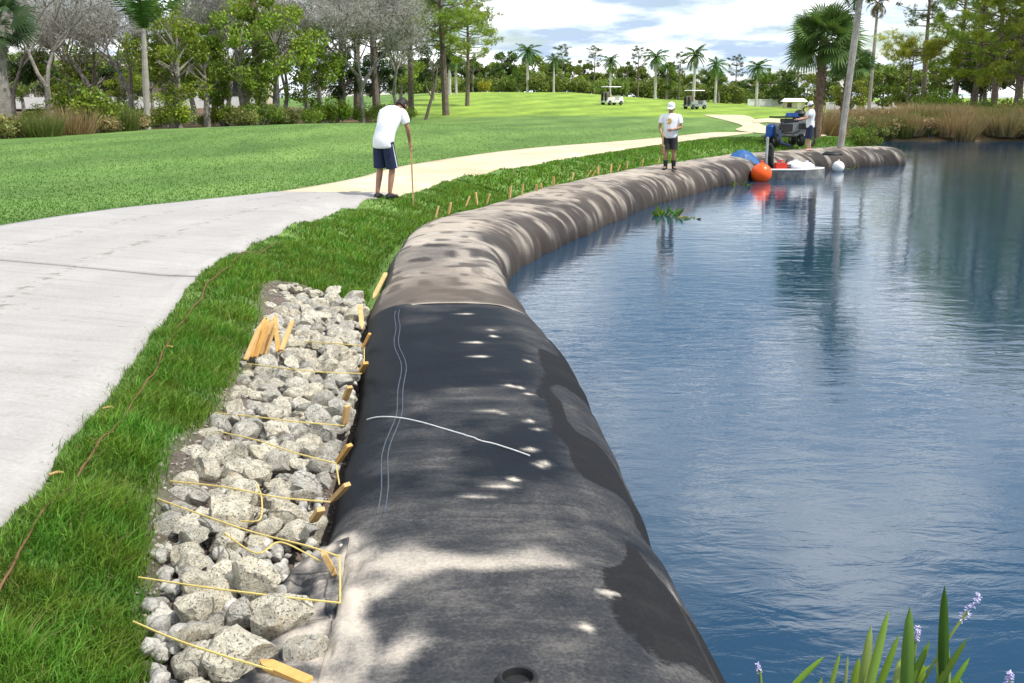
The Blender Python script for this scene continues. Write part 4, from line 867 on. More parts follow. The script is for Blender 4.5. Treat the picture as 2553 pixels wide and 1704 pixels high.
PROTO_USED = {}
def place(proto, px, y, scale=1.0, rz=None, label='', cat='tree', group=None, x=None, z=None, sz=None):
    k = proto.name
    if k in PROTO_USED: o = copy_tree(proto)
    else: o = proto; PROTO_USED[k] = True
    xx = xat(px, y, 1.1) if x is None else x; o.location = (xx, y, hz(xx, y) - 0.05 if z is None else z)
    o.rotation_euler = (0, 0, R.uniform(0, 6.28) if rz is None else rz); o.scale = (scale, scale, scale * (sz or 1))
    if 'group' in o: del o['group']
    tag(o, label, cat, group); return o

GREEN = (0.12, 0.21, 0.028); DEEP = (0.05, 0.10, 0.022); OLIVE = (0.16, 0.18, 0.055); LIME = (0.17, 0.24, 0.035); TAN = (0.31, 0.245, 0.13)
bl1 = broadleaf(1, 7.2, 2.5, 1.8, 0.17, 7000, (0.15, 0.24, 0.03), nclump=26); bl2 = broadleaf(2, 6.4, 2.2, 1.5, 0.16, 6500, (0.20, 0.30, 0.035), nclump=24); bl3 = broadleaf(3, 8.0, 3.2, 2.6, 0.22, 9000, DEEP)  # the last of the three has darker green leaves
ft1 = broadleaf(4, 6.6, 3.2, 0.5, 0.36, 5200, (0.145, 0.21, 0.04), nclump=30, name='dense_tree'); ft2 = broadleaf(5, 6.0, 3.0, 0.4, 0.34, 5000, (0.19, 0.25, 0.045), nclump=30, name='dense_tree'); ft3 = broadleaf(6, 7.0, 3.0, 0.6, 0.36, 5200, (0.09, 0.15, 0.035), nclump=30, name='dense_tree')
hd1 = shrub(35, 2.6, 2.6, 0.34, 2400, (0.15, 0.21, 0.045), 'hedge_shrub', 14)
sm1 = broadleaf(7, 5.0, 1.5, 1.4, 0.15, 5000, (0.16, 0.25, 0.035), name='slender_tree', nclump=16)
bt1 = bare_tree(11, 13.0); bt2 = bare_tree(12, 11.0, 0.7); bt3 = bare_tree(13, 9.5, 0.6, moss=0.6)
pn1 = pine(21, 15.0, rad=3.2, low=0.38, nb=40); pn2 = pine(22, 13.0, rad=3.0, low=0.30, nb=46, base=(0.22, 0.31, 0.05)); pn6 = pine(28, 14.0, (0.24, 0.33, 0.05), 3.6, 0.34, 64); pn3 = pine(23, 17.0, rad=3.4, low=0.55, nb=32)
sh1 = shrub(31, 1.4, 1.3, 0.11, 2600, (0.14, 0.22, 0.03), nclump=12); sh2 = shrub(32, 1.1, 1.1, 0.12, 2600, OLIVE); sh3 = shrub(33, 1.9, 1.2, 0.13, 2600, (0.16, 0.255, 0.025), nclump=13); sh4 = shrub(34, 0.9, 1.2, 0.11, 2400, TAN, 'dry_shrub')
gc1 = grass_clump(36, 1.0, 0.9, 700, (0.15, 0.19, 0.05)); gc2 = grass_clump(37, 1.2, 1.1, 800, TAN)
GW = 'woods along the left side of the fairway'
WL = [  # proto, px, dist, scale, label
    (bt1, 130, 52, 1.0, 'tall bare grey tree at the far left with forking limbs against the sky'), (bt2, 40, 60, 1.05, 'bare grey tree behind the thick trunk at the left edge'),
    (bt2, 235, 63, 1.1, 'bare grey tree left of the slanting green palm'), (bt1, 480, 66, 1.1, 'bare brownish tree behind the bright slender trees'), (bt3, 575, 62, 1.25, 'bare twiggy tree just left of the tall dark pine trunk'),
    (bt1, 800, 68, 1.05, 'tall bare grey tree right of the dark pine trunk'), (bt2, 905, 64, 1.15, 'broad bare mossy tree with pale crooked trunk above the bent worker'), (bt3, 985, 66, 1.2, 'bare mossy tree at the right end of the woods'), (bt3, 720, 62, 1.15, 'bare mossy tree behind the dense green crown'),
    (pn3, 655, 57, 1.05, 'tall pine with thick dark trunk rising through the middle of the woods'), (pn1, 890, 78, 1.0, 'tall pine behind the bare mossy trees'), (pn6, 1025, 84, 1.0, 'green pine left of the pale trunk pair at the woods end'), (pn6, 1112, 80, 1.05, 'large green pine overhanging the sky at the right end of the woods'), (pn6, 1165, 98, 0.8, 'pine standing behind the overhanging pine at the woods end'),
    (bl2, 445, 52, 1.0, 'bright green bushy tree right of the slanting palm'), (sm1, 520, 55, 1.1, 'slender light green tree with a pointed top left of the pine trunk'), (bl1, 610, 56, 0.95, 'green bushy tree at the foot of the dark pine trunk'), (bl1, 690, 58, 1.08, 'dense rounded green tree right of the dark pine trunk'), (bl2, 770, 62, 0.95, 'low green tree behind the mossy trunks'),
    (sm1, 415, 60, 1.0, 'slender green tree close behind the slanting palm'), (sm1, 560, 60, 0.9, 'small slender tree between two bushy crowns'),
    (bl3, 860, 74, 0.6, 'dark small tree behind the crooked pale trunk'), (bl3, 945, 80, 0.62, 'dark small tree near the right end of the woods'), (bl3, 250, 78, 0.62, 'dark low tree by the white porch columns'), (bl3, 120, 84, 0.62, 'dark low tree left of the white porch'),
    (bt2, 330, 58, 1.05, 'bare grey tree behind the slanting palm'), (bl1, 430, 72, 1.25, 'tall green tree far behind the bright bushy tree'), (bl3, 20, 66, 1.0, 'dark green tree at the left edge behind the thick palm'), (pn6, 620, 74, 0.95, 'green pine behind the dark pine trunk'), (pn6, 850, 76, 0.95, 'green pine behind the crooked mossy tree'), (bl2, 190, 66, 1.1, 'green tree between the far left bare one and the palm'), (pn6, 940, 74, 1.0, 'green pine near the woods end behind the mossy trees'), (bl1, 540, 70, 1.2, 'tall green tree left of the pine trunk'),
    (bl1, 60, 90, 0.8, 'green tree before the house at the left edge'), (bl2, 160, 92, 0.75, 'green tree before the house porch'), (bl1, 300, 88, 0.8, 'green tree before the house right of the columns'), (bl2, 380, 86, 0.8, 'green tree behind the slanting palm trunk'), (bl1, 1000, 96, 0.85, 'green tree rearmost at the end of the woods'), (bl3, 1080, 110, 0.75, 'dark green tree behind the pale trunk pair'), (bl1, 800, 90, 0.85, 'green tree rearmost behind the mossy trees'),
]
for p, px, y, s_, lab in WL: place(p, px, y, s_, None, lab, 'tree', GW)
o = feather_palm(41, 4.6, 3.2, 11, (0.055, 0.12, 0.022), M_dtrunk, 0.13, False, (0.2, 0), name='feather_palm', elr=(0.85, 1.45), droop=0.4)
place(o, 368, 48, 1.0, 0.4, 'slender palm with stiff upright dark fronds in a V', 'palm', None)
o = fan_palm(42, 4.2, 1.8, 30, (0.045, 0.085, 0.028), 0.34, trunk=M_bark); place(o, 12, 39.5, 1.0, 0, 'thick trunked dark palm cut by the left edge', 'palm')
lt = empty('dead_tree', label='thin dark leaning dead trunk at the edge of the woods', cat='tree trunk'); mb = MB().tube([(0, 0, -0.3), (0.35, 0, 0.9), (0.8, 0, 2.3), (1.0, 0, 3.6)], [0.13, 0.11, 0.08, 0.04], 7); mb.tube([(0.55, 0, 1.5), (0.2, 0.1, 2.2), (0.1, 0.2, 2.9)], [0.06, 0.04, 0.015], 5); mb.build('trunk', M_bark2, lt)
lt.location = (xat(1058, 72), 72, hz(xat(1058, 72), 72))
# understorey
US = [(sh1, 150, 41, 1.1), (sh3, 215, 42, 1.15), (sh1, 265, 44, 1.1), (sh2, 60, 39, 0.9), (gc1, 105, 38.5, 1.0), (gc1, 300, 44, 1.2), (sh2, 350, 47, 0.9), (gc2, 180, 40.5, 0.9), (sh4, 235, 42, 0.9), (sh4, 320, 46, 0.9), (sh2, 15, 37.8, 0.9), (sh3, 430, 49, 1.2), (sh1, 480, 50, 1.1), (sh1, 515, 51, 0.7),
      (sh3, 560, 53, 1.2), (sh2, 600, 54, 1.0), (sh1, 650, 55, 1.2), (gc1, 690, 57, 1.0), (sh3, 735, 58, 1.3), (sh1, 780, 60, 1.2), (sh3, 830, 61, 1.2), (sh1, 870, 63, 1.2), (sh3, 910, 64, 1.3), (sh1, 950, 66, 1.3), (sh3, 990, 68, 1.4), (sh1, 1020, 70, 1.3), (sh3, 800, 60, 0.9), (sh1, 620, 54, 0.8), (sh2, 720, 57, 0.9), (sh1, 395, 52, 1.1), (sh3, 500, 57, 1.3), (sh3, 340, 55, 1.2), (bl2, 200, 70, 0.5), (bl2, 310, 72, 0.5), (sh3, 90, 62, 1.5), (sh1, 180, 66, 1.6)]
for i, (p, px, y, s_) in enumerate(US):
    if p in (sh1, sh3) and 420 < px < 900 and i % 3 == 0: continue
    if p in (sh1, sh3): y += R.uniform(-0.3, 7); s_ *= R.uniform(0.55, 1.15)
    nm = {'sh1': 'rounded green shrub', 'sh2': 'low olive shrub', 'sh3': 'upright leafy green shrub', 'sh4': 'dry brown shrub', 'gc1': 'tall olive grass clump', 'gc2': 'dry tan grass clump', 'bl2': 'small bright green tree'}[[k for k, v in (('sh1', sh1), ('sh2', sh2), ('sh3', sh3), ('sh4', sh4), ('gc1', gc1), ('gc2', gc2), ('bl2', bl2)) if v is p][0]]
    wh = 'by the thick palm' if px < 125 else 'left of the slanting palm' if px < 345 else 'left of the pine trunk' if px < 600 else 'right of the dark pine trunk' if px < 800 else 'behind the bent worker'
    place(p, px, y, s_ * R.uniform(0.9, 1.15), None, f'{nm} in the brush {wh}', 'shrub', 'undergrowth of the left woods')

# far tree line and royal palms
GL = 'trees of the far tree line'
k = 0
for px in list(range(1000, 1960, 33)):
    y = 168 + R.uniform(-8, 14); p = (ft1, ft2, ft3)[k % 3]; s_ = R.uniform(0.78, 1.05); k += 1
    wh = 'left of the first royal palm' if px < 1300 else 'behind the white golf cart' if px < 1560 else 'behind the worker in the white cap' if px < 1720 else 'behind the dark golf cart' if px < 1840 else 'near the white roof'
    ORD = ('first', 'second', 'third', 'fourth', 'fifth', 'sixth', 'seventh', 'eighth', 'ninth', 'tenth'); cnt = globals().setdefault('CNT', {}); cnt[wh] = cnt.get(wh, 0) + 1
    place(hd1, px + R.uniform(-12, 12), y - 12, R.uniform(0.8, 1.25), None, f'{ORD[cnt[wh]-1]} low far shrub from the left {wh}', 'shrub', 'low hedge shrubs along the far tree line')
    place(p, px + R.uniform(-8, 8), y, s_ * (0.95 if px < 1450 else 0.85), None, f'{ORD[cnt[wh]-1]} dense far tree from the left {wh}', 'tree', GL, sz=R.uniform(0.85, 1.0))
for i, (px, y) in enumerate([(1180, 160), (1400, 158), (1450, 165), (1480, 158), (1560, 160), (1590, 150), (1660, 152), (1690, 160), (1790, 150), (1830, 158), (1920, 150), (1980, 140)]):
    place(pn3 if i % 2 else sm1, px, y, 0.42 if i % 2 else 1.1, None, ('thin pale trunked pine' if i % 2 else 'slender small tree') + ' standing before the far tree line', 'tree', 'slender trees before the far tree line')
RP = [(1315, 150, 95, 1.0, 'left one of the tall royal palms on the hill crest'), (1380, 142, 124, 0.9, 'royal palm second from the left on the hill crest'), (1520, 140, 124, 0.9, 'royal palm directly above the white golf cart'), (1632, 140, 108, 1.0, 'royal palm left of the worker in the white cap'),
      (1728, 135, 97, 0.85, 'tallest thin royal palm above the dark golf cart'), (1782, 140, 130, 0.9, 'royal palm right of the dark golf cart'), (1884, 128, 134, 1.0, 'royal palm with drooping crown left of the sabal palm')]
rps = [feather_palm(51 + i, 5.2, 2.5, 24, (0.085, 0.165, 0.04), M_pale, 0.20, True, droop=1.15, lw=0.06) for i in range(3)]
for i, (px, y, top, w, lab) in enumerate(RP):
    x = xat(px, y, 2); zb = hz(x, y); Ht = zat(top, y) - zb; s_ = Ht / 8.1; o = place(rps[i % 3], px, y, s_ * w, None, lab, 'palm', 'royal palms on the far fairway', sz=1 / w)
for px, y, s_, lab in ((1122, 128, 0.9, 'pale trunked palm under the overhanging pine, left of a pair'), (1138, 132, 0.75, 'pale trunked palm under the overhanging pine, right of a pair')): place(rps[1], px, y, s_, None, lab, 'palm', None, sz=0.9)
yb = shrub(61, 3.2, 2.4, 0.35, 1800, (0.40, 0.40, 0.03), 'yellow_shrub'); place(yb, 1212, 150, 0.6, None, 'bright yellow flowering shrub on the hill crest', 'shrub')
for px, s_ in ((1400, 0.8), (1290, 0.7)): place(bl2, px, 152, 0.55, None, 'bright low green tree on the crest ' + ('right' if px > 1350 else 'left') + ' of the second royal palm', 'tree')

# right bank
GR = 'pines crowding the right bank'
pn4 = pine(26, 14.0, (0.30, 0.38, 0.05), 3.2, 0.16, 52); pn5 = pine(27, 13.0, (0.24, 0.33, 0.05), 3.0, 0.2, 48)
RT = [(pn5, 2375, 86, 1.0, 'tall pine at the left end of the right bank pines'), (pn4, 2425, 80, 1.0, 'bushy pine second along the right bank'), (pn5, 2475, 76, 1.05, 'large pine in the middle of the right bank pines'), (pn4, 2535, 72, 1.1, 'bushy pine near the right edge'), (pn5, 2590, 70, 1.1, 'large pine cut by the right edge'), (pn3, 2300, 92, 0.8, 'slim pine with small high crown on the right bank'), (pn2, 2620, 78, 1.1, 'pine mostly outside the right edge')]
for p, px, y, s_, lab in RT: place(p, px, y, s_, None, lab, 'tree', GR)
for px, y, s_, lab in ((2420, 90, 0.85, 'dark broadleaf tree between the right bank pines'), (2450, 92, 0.9, 'dark broadleaf tree behind the middle right pine'), (2530, 84, 0.95, 'dark broadleaf tree at the right edge'), (2440, 84, 0.7, 'low dark tree under the right bank pines')): place(bl3, px, y, s_, None, lab, 'tree', GR)
fp = pine(25, 6.4, (0.32, 0.38, 0.05), 3.3, 0.72, 26, 'flat_topped_pine', r0=0.12); place(fp, 2258, 80, 0.86, None, 'short flat topped pine with spreading crown left of the tall right pines', 'tree')
for px, y, s_, p, lab in ((2120, 118, 0.75, ft2, 'round green tree right of the leaning palm trunk'), (2200, 112, 0.72, ft1, 'green tree under the flat topped pine'), (2270, 108, 0.7, ft2, 'light green tree right of the flat topped pine'), (1960, 138, 0.72, ft3, 'dark green tree left of the sabal palm trunk'), (2060, 138, 0.72, ft3, 'dark green tree behind the sabal palm trunk'), (2330, 104, 0.75, ft1, 'green tree at the foot of the tall right pines'), (2160, 140, 0.85, ft3, 'dark tree far behind the reed bank'), (2240, 145, 0.9, ft1, 'green tree far behind the flat topped pine'), (2010, 150, 0.8, ft2, 'green tree far behind the sabal palm')): place(p, px, y, s_, None, lab, 'tree', 'trees behind the reed bank')
sb = fan_palm(71, 4.1, 1.65, 90, (0.10, 0.18, 0.05), 0.17, (0.06, 0.0)); place(sb, 2036, 43, 1.0, 0.0, 'sturdy sabal palm with brown shaggy trunk beside the third worker', 'palm')
sb3 = fan_palm(73, 3.3, 1.15, 54, (0.10, 0.175, 0.052), 0.12, (0.25, 0.2)); place(sb3, 2098, 47, 1.0, 0.0, 'smaller sabal palm close behind the leaning trunk', 'palm')
x0 = xat(2092, 39.2, .9); lp = feather_palm(74, 8.3, 2.0, 18, (0.06, 0.12, 0.03), M_dtrunk, 0.13, False, (xat(2172, 39.2, 8.8) - x0, 0.3), name='leaning_palm', droop=1.5, bulge=1.0); place(lp, 2092, 39.2, 1.0, 0.0, 'slim leaning grey palm trunk that leaves the picture at the top', 'palm')
bp = feather_palm(75, 10.2, 1.7, 14, (0.13, 0.11, 0.04), M_dtrunk, 0.15, False, name='brown_palm', droop=1.9); place(bp, 2166, 100, 1.0, 0.0, 'distant palm with small browning crown right of the leaning trunk', 'palm')
# reed bank and shrubs along the far shore
for i in range(14):
    px = 2185 + i * 13 + R.uniform(-5, 5); y = 59.5 + i * 0.22 + R.uniform(0, 0.6); x = xat(px, y)
    while hz(x, y) < 0.0 and y < 66: y += 0.5; x = xat(px, y)
    place((gc1, gc2, sh2)[i % 3], px, y + 0.3, R.uniform(0.7, 1.0), None, ('olive reed clump', 'tan reed clump', 'low olive bush')[i % 3] + ' at the water edge right of the tube tip', 'reeds', 'reeds and bushes on the far shore', x=x)
for i in range(96):
    px = 2050 + (i % 24) * 23 + R.uniform(-10, 10); row = i // 24; y = 63.0 + row * 1.6 + R.uniform(0, 1.2); p = (gc2, gc1, sh4, gc2, sh2)[(i * 7 + row) % 5]
    if px < 2180: y = 48 + row * 3.0 + (px - 2050) * 0.07 + R.uniform(0, 2)
    kind = {0: 'tan reed clump', 1: 'olive reed clump', 2: 'dry brown bush', 3: 'tan reed clump', 4: 'low olive bush'}[(i * 7 + row) % 5]
    x = xat(px, y)
    if hz(x, y) < 0.1: y += 2.0; x = xat(px, y)
    if hz(x, y) < 0.1: continue
    wh = ('front', 'second', 'third', 'rear')[row] + ' row, ' + ('behind the leaning trunk' if px < 2200 else 'below the flat topped pine' if px < 2330 else 'below the tall right pines' if px < 2450 else 'at the right edge')
    place(p, px, y, R.uniform(0.85, 1.3), None, f'{kind} on the far shore, {wh}', 'reeds', 'reeds and bushes on the far shore', x=x)
for px, y, s_ in ((2290, 74, 1.3), (2350, 72, 1.4), (2410, 70, 1.3), (2480, 69, 1.3), (2545, 67, 1.4), (2330, 78, 1.5)): place(sh3 if s_ > 1.3 else sh1, px, y, s_, None, 'green shrub at the foot of the right bank pines', 'shrub', 'green shrubs under the right pines')
for px, y, s_, lab in ((2140, 43.2, 0.55, 'bright green weed mound beside the leaning trunk base'), (2168, 42.5, 0.5, 'bright green weeds at the tip of the tube'), (2235, 42.2, 0.4, 'green weeds in the water off the tube tip')):
    z = 0.0 if px > 2180 else None; place(sh1, px, y, s_, None, lab, 'weeds', z=z)

# ------------------------------------------------------------------ buildings and far details
M_white = pm('white_paint', (0.70, 0.70, 0.68), (0.80, 0.80, 0.79), 3, 0.6, 0.1)
M_beige = pm('beige_stucco', (0.52, 0.43, 0.33), (0.62, 0.52, 0.41), 2, 0.9, 0.2)
M_roof = pm('tile_roof', (0.26, 0.23, 0.20), (0.38, 0.34, 0.30), 4, 0.9, 0.5)
M_dark = pm('dark_glass', (0.02, 0.025, 0.03), (0.05, 0.055, 0.06), 2, 0.15, 0)
hy = 101.0; hx0, hx1 = xat(-60, hy), xat(640, hy); hl = hx1 - hx0; hb = hz((hx0 + hx1) / 2, hy) + 0.1
ho = empty('house', ((hx0 + hx1) / 2, hy, hb), 0, 'low white house with porch columns hidden behind the left woods', 'house')
MB().box((0, 4.5, 2.2), (hl, 6, 4.6)).build('wall', M_beige, ho); MB().box((0, -0.2, 0.55), (hl, 0.25, 1.1)).build('porch_wall', M_white, ho)
for i in range(12):
    x = -hl / 2 + hl * (i + 0.5) / 12; MB().box((x, -0.2, 2.35), (0.28, 0.28, 2.5)).box((x, -0.2, 3.55), (0.42, 0.42, 0.16)).build('column', M_white, ho)
    if i % 2 == 0:
        w = MB().box((x + hl / 24, 1.48, 2.0), (1.6, 0.06, 1.8)).build('window', M_white, ho); MB().box((x + hl / 24, 1.43, 2.0), (1.35, 0.04, 1.55)).build('pane', M_dark, w)
MB().box((0, 0.6, 3.85), (hl + 0.6, 2.4, 0.4)).build('fascia', M_beige, ho)
rf = MB(); rf.add([(-hl / 2 - .5, -0.8, 4.06), (hl / 2 + .5, -0.8, 4.06), (hl / 2 + .5, 8, 4.06), (-hl / 2 - .5, 8, 4.06), (-hl / 2 + 3, 3.6, 5.2), (hl / 2 - 3, 3.6, 5.2)], [(0, 1, 5, 4), (1, 2, 5), (2, 3, 4, 5), (3, 0, 4), (3, 2, 1, 0)]); rf.build('roof', M_roof, ho)
by = 128.0; bx = xat(1978, by); wo_ = empty('low_building', (bx, by, hz(bx, by)), -0.15, 'low building with shallow white roof behind the machine on the bank', 'building'); wo_.location.z -= 0.2; wo_.scale = (0.62, 0.7, 0.7)
MB().box((0, 0, 0.45), (3.9, 3.0, 2.1)).build('wall', M_beige, wo_)
rf = MB(); rf.add([(-2.5, -2, 1.5), (2.5, -2, 1.5), (2.5, 2, 1.5), (-2.5, 2, 1.5), (-1.9, 0, 2.1), (1.9, 0, 2.1)], [(0, 1, 5, 4), (1, 2, 5), (2, 3, 4, 5), (3, 0, 4), (3, 2, 1, 0)]); rf.build('roof', M_white, wo_)
MB().box((-1.0, -1.52, 0.9), (0.9, 0.05, 0.8)).build('window', M_dark, wo_); MB().box((0.9, -1.52, 0.8), (0.8, 0.05, 1.4)).build('door', M_white, wo_)
def lowwall(px0, px1, y, h, label):
    x0, x1 = xat(px0, y), xat(px1, y); o = empty('garden_wall', ((x0 + x1) / 2, y, hz((x0 + x1) / 2, y)), 0, label, 'wall'); MB().box((0, 0, h / 2), (x1 - x0, 0.2, h)).build('wall_panel', M_white, o); MB().box((0, 0, h + 0.03), (x1 - x0 + 0.1, 0.3, 0.06)).build('coping', M_white, o)
    for k in range(4): MB().box(((x1 - x0) * (k / 3 - 0.5), -0.02, h * 0.55), (0.3, 0.28, h * 1.1)).build('pier', M_white, o)
lowwall(1866, 1950, 140, 0.9, 'low white wall at the foot of the far trees left of the white roof'); lowwall(2062, 2130, 122, 0.8, 'low white wall seen behind the leaning palm trunk'); lowwall(2160, 2255, 122, 0.8, 'low white wall behind the reeds below the flat topped pine')


# golf carts
M_cblack = pm('black_plastic', (0.015, 0.015, 0.016), (0.035, 0.035, 0.036), 6, 0.5, 0.05); M_seat = pm('beige_vinyl', (0.40, 0.33, 0.24), (0.48, 0.40, 0.30), 6, 0.6, 0.1)
M_metal = pm('brushed_aluminium', (0.42, 0.43, 0.44), (0.56, 0.57, 0.58), 8, 0.4, 0.1, 0.7); M_greyp = pm('grey_paint', (0.24, 0.26, 0.27), (0.36, 0.38, 0.39), 3, 0.5, 0.1)
def wheel(parent, x, y, r, w, name='wheel'):
    Mr = Matrix.Rotation(PI / 2, 3, 'Y'); t = MB().lathe([(r * 0.55, -w / 2), (r * 0.9, -w / 2), (r, -w * 0.3), (r, w * 0.3), (r * 0.9, w / 2), (r * 0.55, w / 2)], 18, Mr, (x, y, r)).build(name, M_rub, parent, True)
    MB().lathe([(0.03, -w * 0.52), (r * 0.5, -w * 0.45), (r * 0.56, 0), (r * 0.5, w * 0.45), (0.03, w * 0.52)], 14, Mr, (x, y, r)).build('rim', M_metal, t)
def cart(px, y, rz, body, label):
    x = xat(px, y, 1.6); o = empty('golf_cart', (x, y, hz(x, y)), rz, label, 'golf cart', 'golf carts on the far fairway')
    b = MB(); b.box((0, 0.0, 0.38), (1.15, 2.2, 0.22)); b.box((0, 0.85, 0.65), (1.1, 0.55, 0.45), None, 0.8); b.box((0, -0.55, 0.58), (1.15, 0.9, 0.4)); b.build('body', body, o)
    MB().box((0, -0.35, 0.82), (1.05, 0.5, 0.12)).box((0, -0.66, 1.08), (1.05, 0.12, 0.5)).build('seat', M_seat, o)
    MB().box((0, -0.1, 1.84), (1.2, 1.75, 0.07), None, 0.92).build('roof', M_white, o)
    for sx in (-1, 1):
        MB().tube([(sx * 0.52, 0.72, 0.75), (sx * 0.5, 0.55, 1.82)], 0.022, 6).build('post', M_cblack, o); MB().tube([(sx * 0.52, -0.8, 0.7), (sx * 0.5, -0.72, 1.82)], 0.022, 6).build('post', M_cblack, o)
        for wy in (-0.75, 0.78): wheel(o, sx * 0.52, wy, 0.22, 0.18)
        MB().lathe([(0.11, 0), (0.13, 0.1), (0.13, 0.75), (0.1, 0.85)], 10, None, (sx * 0.27, -1.08, 0.4)).build('golf_bag', M_cblack, o)
    MB().tube([(-0.25, 0.55, 0.9), (-0.25, 0.3, 1.05)], 0.02, 6).lathe([(0.15, 0), (0.17, 0.015), (0.15, 0.03)], 14, Matrix.Rotation(-0.9, 3, 'X'), (-0.25, 0.28, 1.05)).build('steering_wheel', M_cblack, o); return o
cart(1525, 106, -0.95, M_white, 'white golf cart with canopy parked on the bright fairway, left one'); cart(1732, 103, -1.0, M_greyp, 'dark grey golf cart with white canopy, right one on the fairway')

# ------------------------------------------------------------------ people
M_skin = pm('tanned_skin', (0.30, 0.155, 0.095), (0.37, 0.20, 0.13), 8, 0.55, 0.1); M_skin2 = pm('fair_sunburnt_skin', (0.47, 0.27, 0.20), (0.55, 0.34, 0.26), 8, 0.55, 0.1)
M_hair = pm('dark_hair', (0.010, 0.008, 0.007), (0.025, 0.018, 0.014), 20, 0.6, 0.4); M_navy = pm('navy_cotton', (0.010, 0.018, 0.05), (0.02, 0.032, 0.08), 10, 0.85, 0.3); M_char = pm('charcoal_cotton', (0.018, 0.018, 0.02), (0.035, 0.034, 0.036), 10, 0.85, 0.3)
M_cap = pm('white_cotton', (0.68, 0.70, 0.74), (0.80, 0.81, 0.83), 10, 0.9, 0.2)
def shirt_mat(name, tint, where):
    m, nt, bs, out = newmat(name); g = N(nt, 'ShaderNodeTexCoord').outputs['Object']
    mp = N(nt, 'ShaderNodeMapping'); L(nt, g, mp.inputs[0]); mp.inputs['Scale'].default_value = (9, 9, 4)
    sp = N(nt, 'ShaderNodeSeparateXYZ'); L(nt, g, sp.inputs[0])
    dx = math_(nt, 'MULTIPLY', math_(nt, 'SUBTRACT', sp.outputs[0], where[0]), 1 / where[2]); dz = math_(nt, 'MULTIPLY', math_(nt, 'SUBTRACT', sp.outputs[2], where[1]), 1 / where[3])
    rr_ = math_(nt, 'ADD', math_(nt, 'MULTIPLY', dx, dx), math_(nt, 'MULTIPLY', dz, dz)); ins = math_(nt, 'LESS_THAN', rr_, 1.0)
    ins = math_(nt, 'MULTIPLY', ins, math_(nt, 'LESS_THAN', math_(nt, 'MULTIPLY', sp.outputs[1], where[4]), 0.0))
    blot = ramp(nt, noise(nt, mp.outputs[0], 1.0, 4, 0.6), [(0.45, (0, 0, 0)), (0.55, (1, 1, 1))])
    L(nt, mixc(nt, math_(nt, 'MULTIPLY', ins, math_(nt, 'MULTIPLY', blot, where[5])), (0.78, 0.79, 0.82), tint), bs.inputs['Base Color']); bs.inputs['Roughness'].default_value = 0.9
    bump(nt, bs, noise(nt, mp.outputs[0], 1.2, 3), 0.6, 0.03); return m
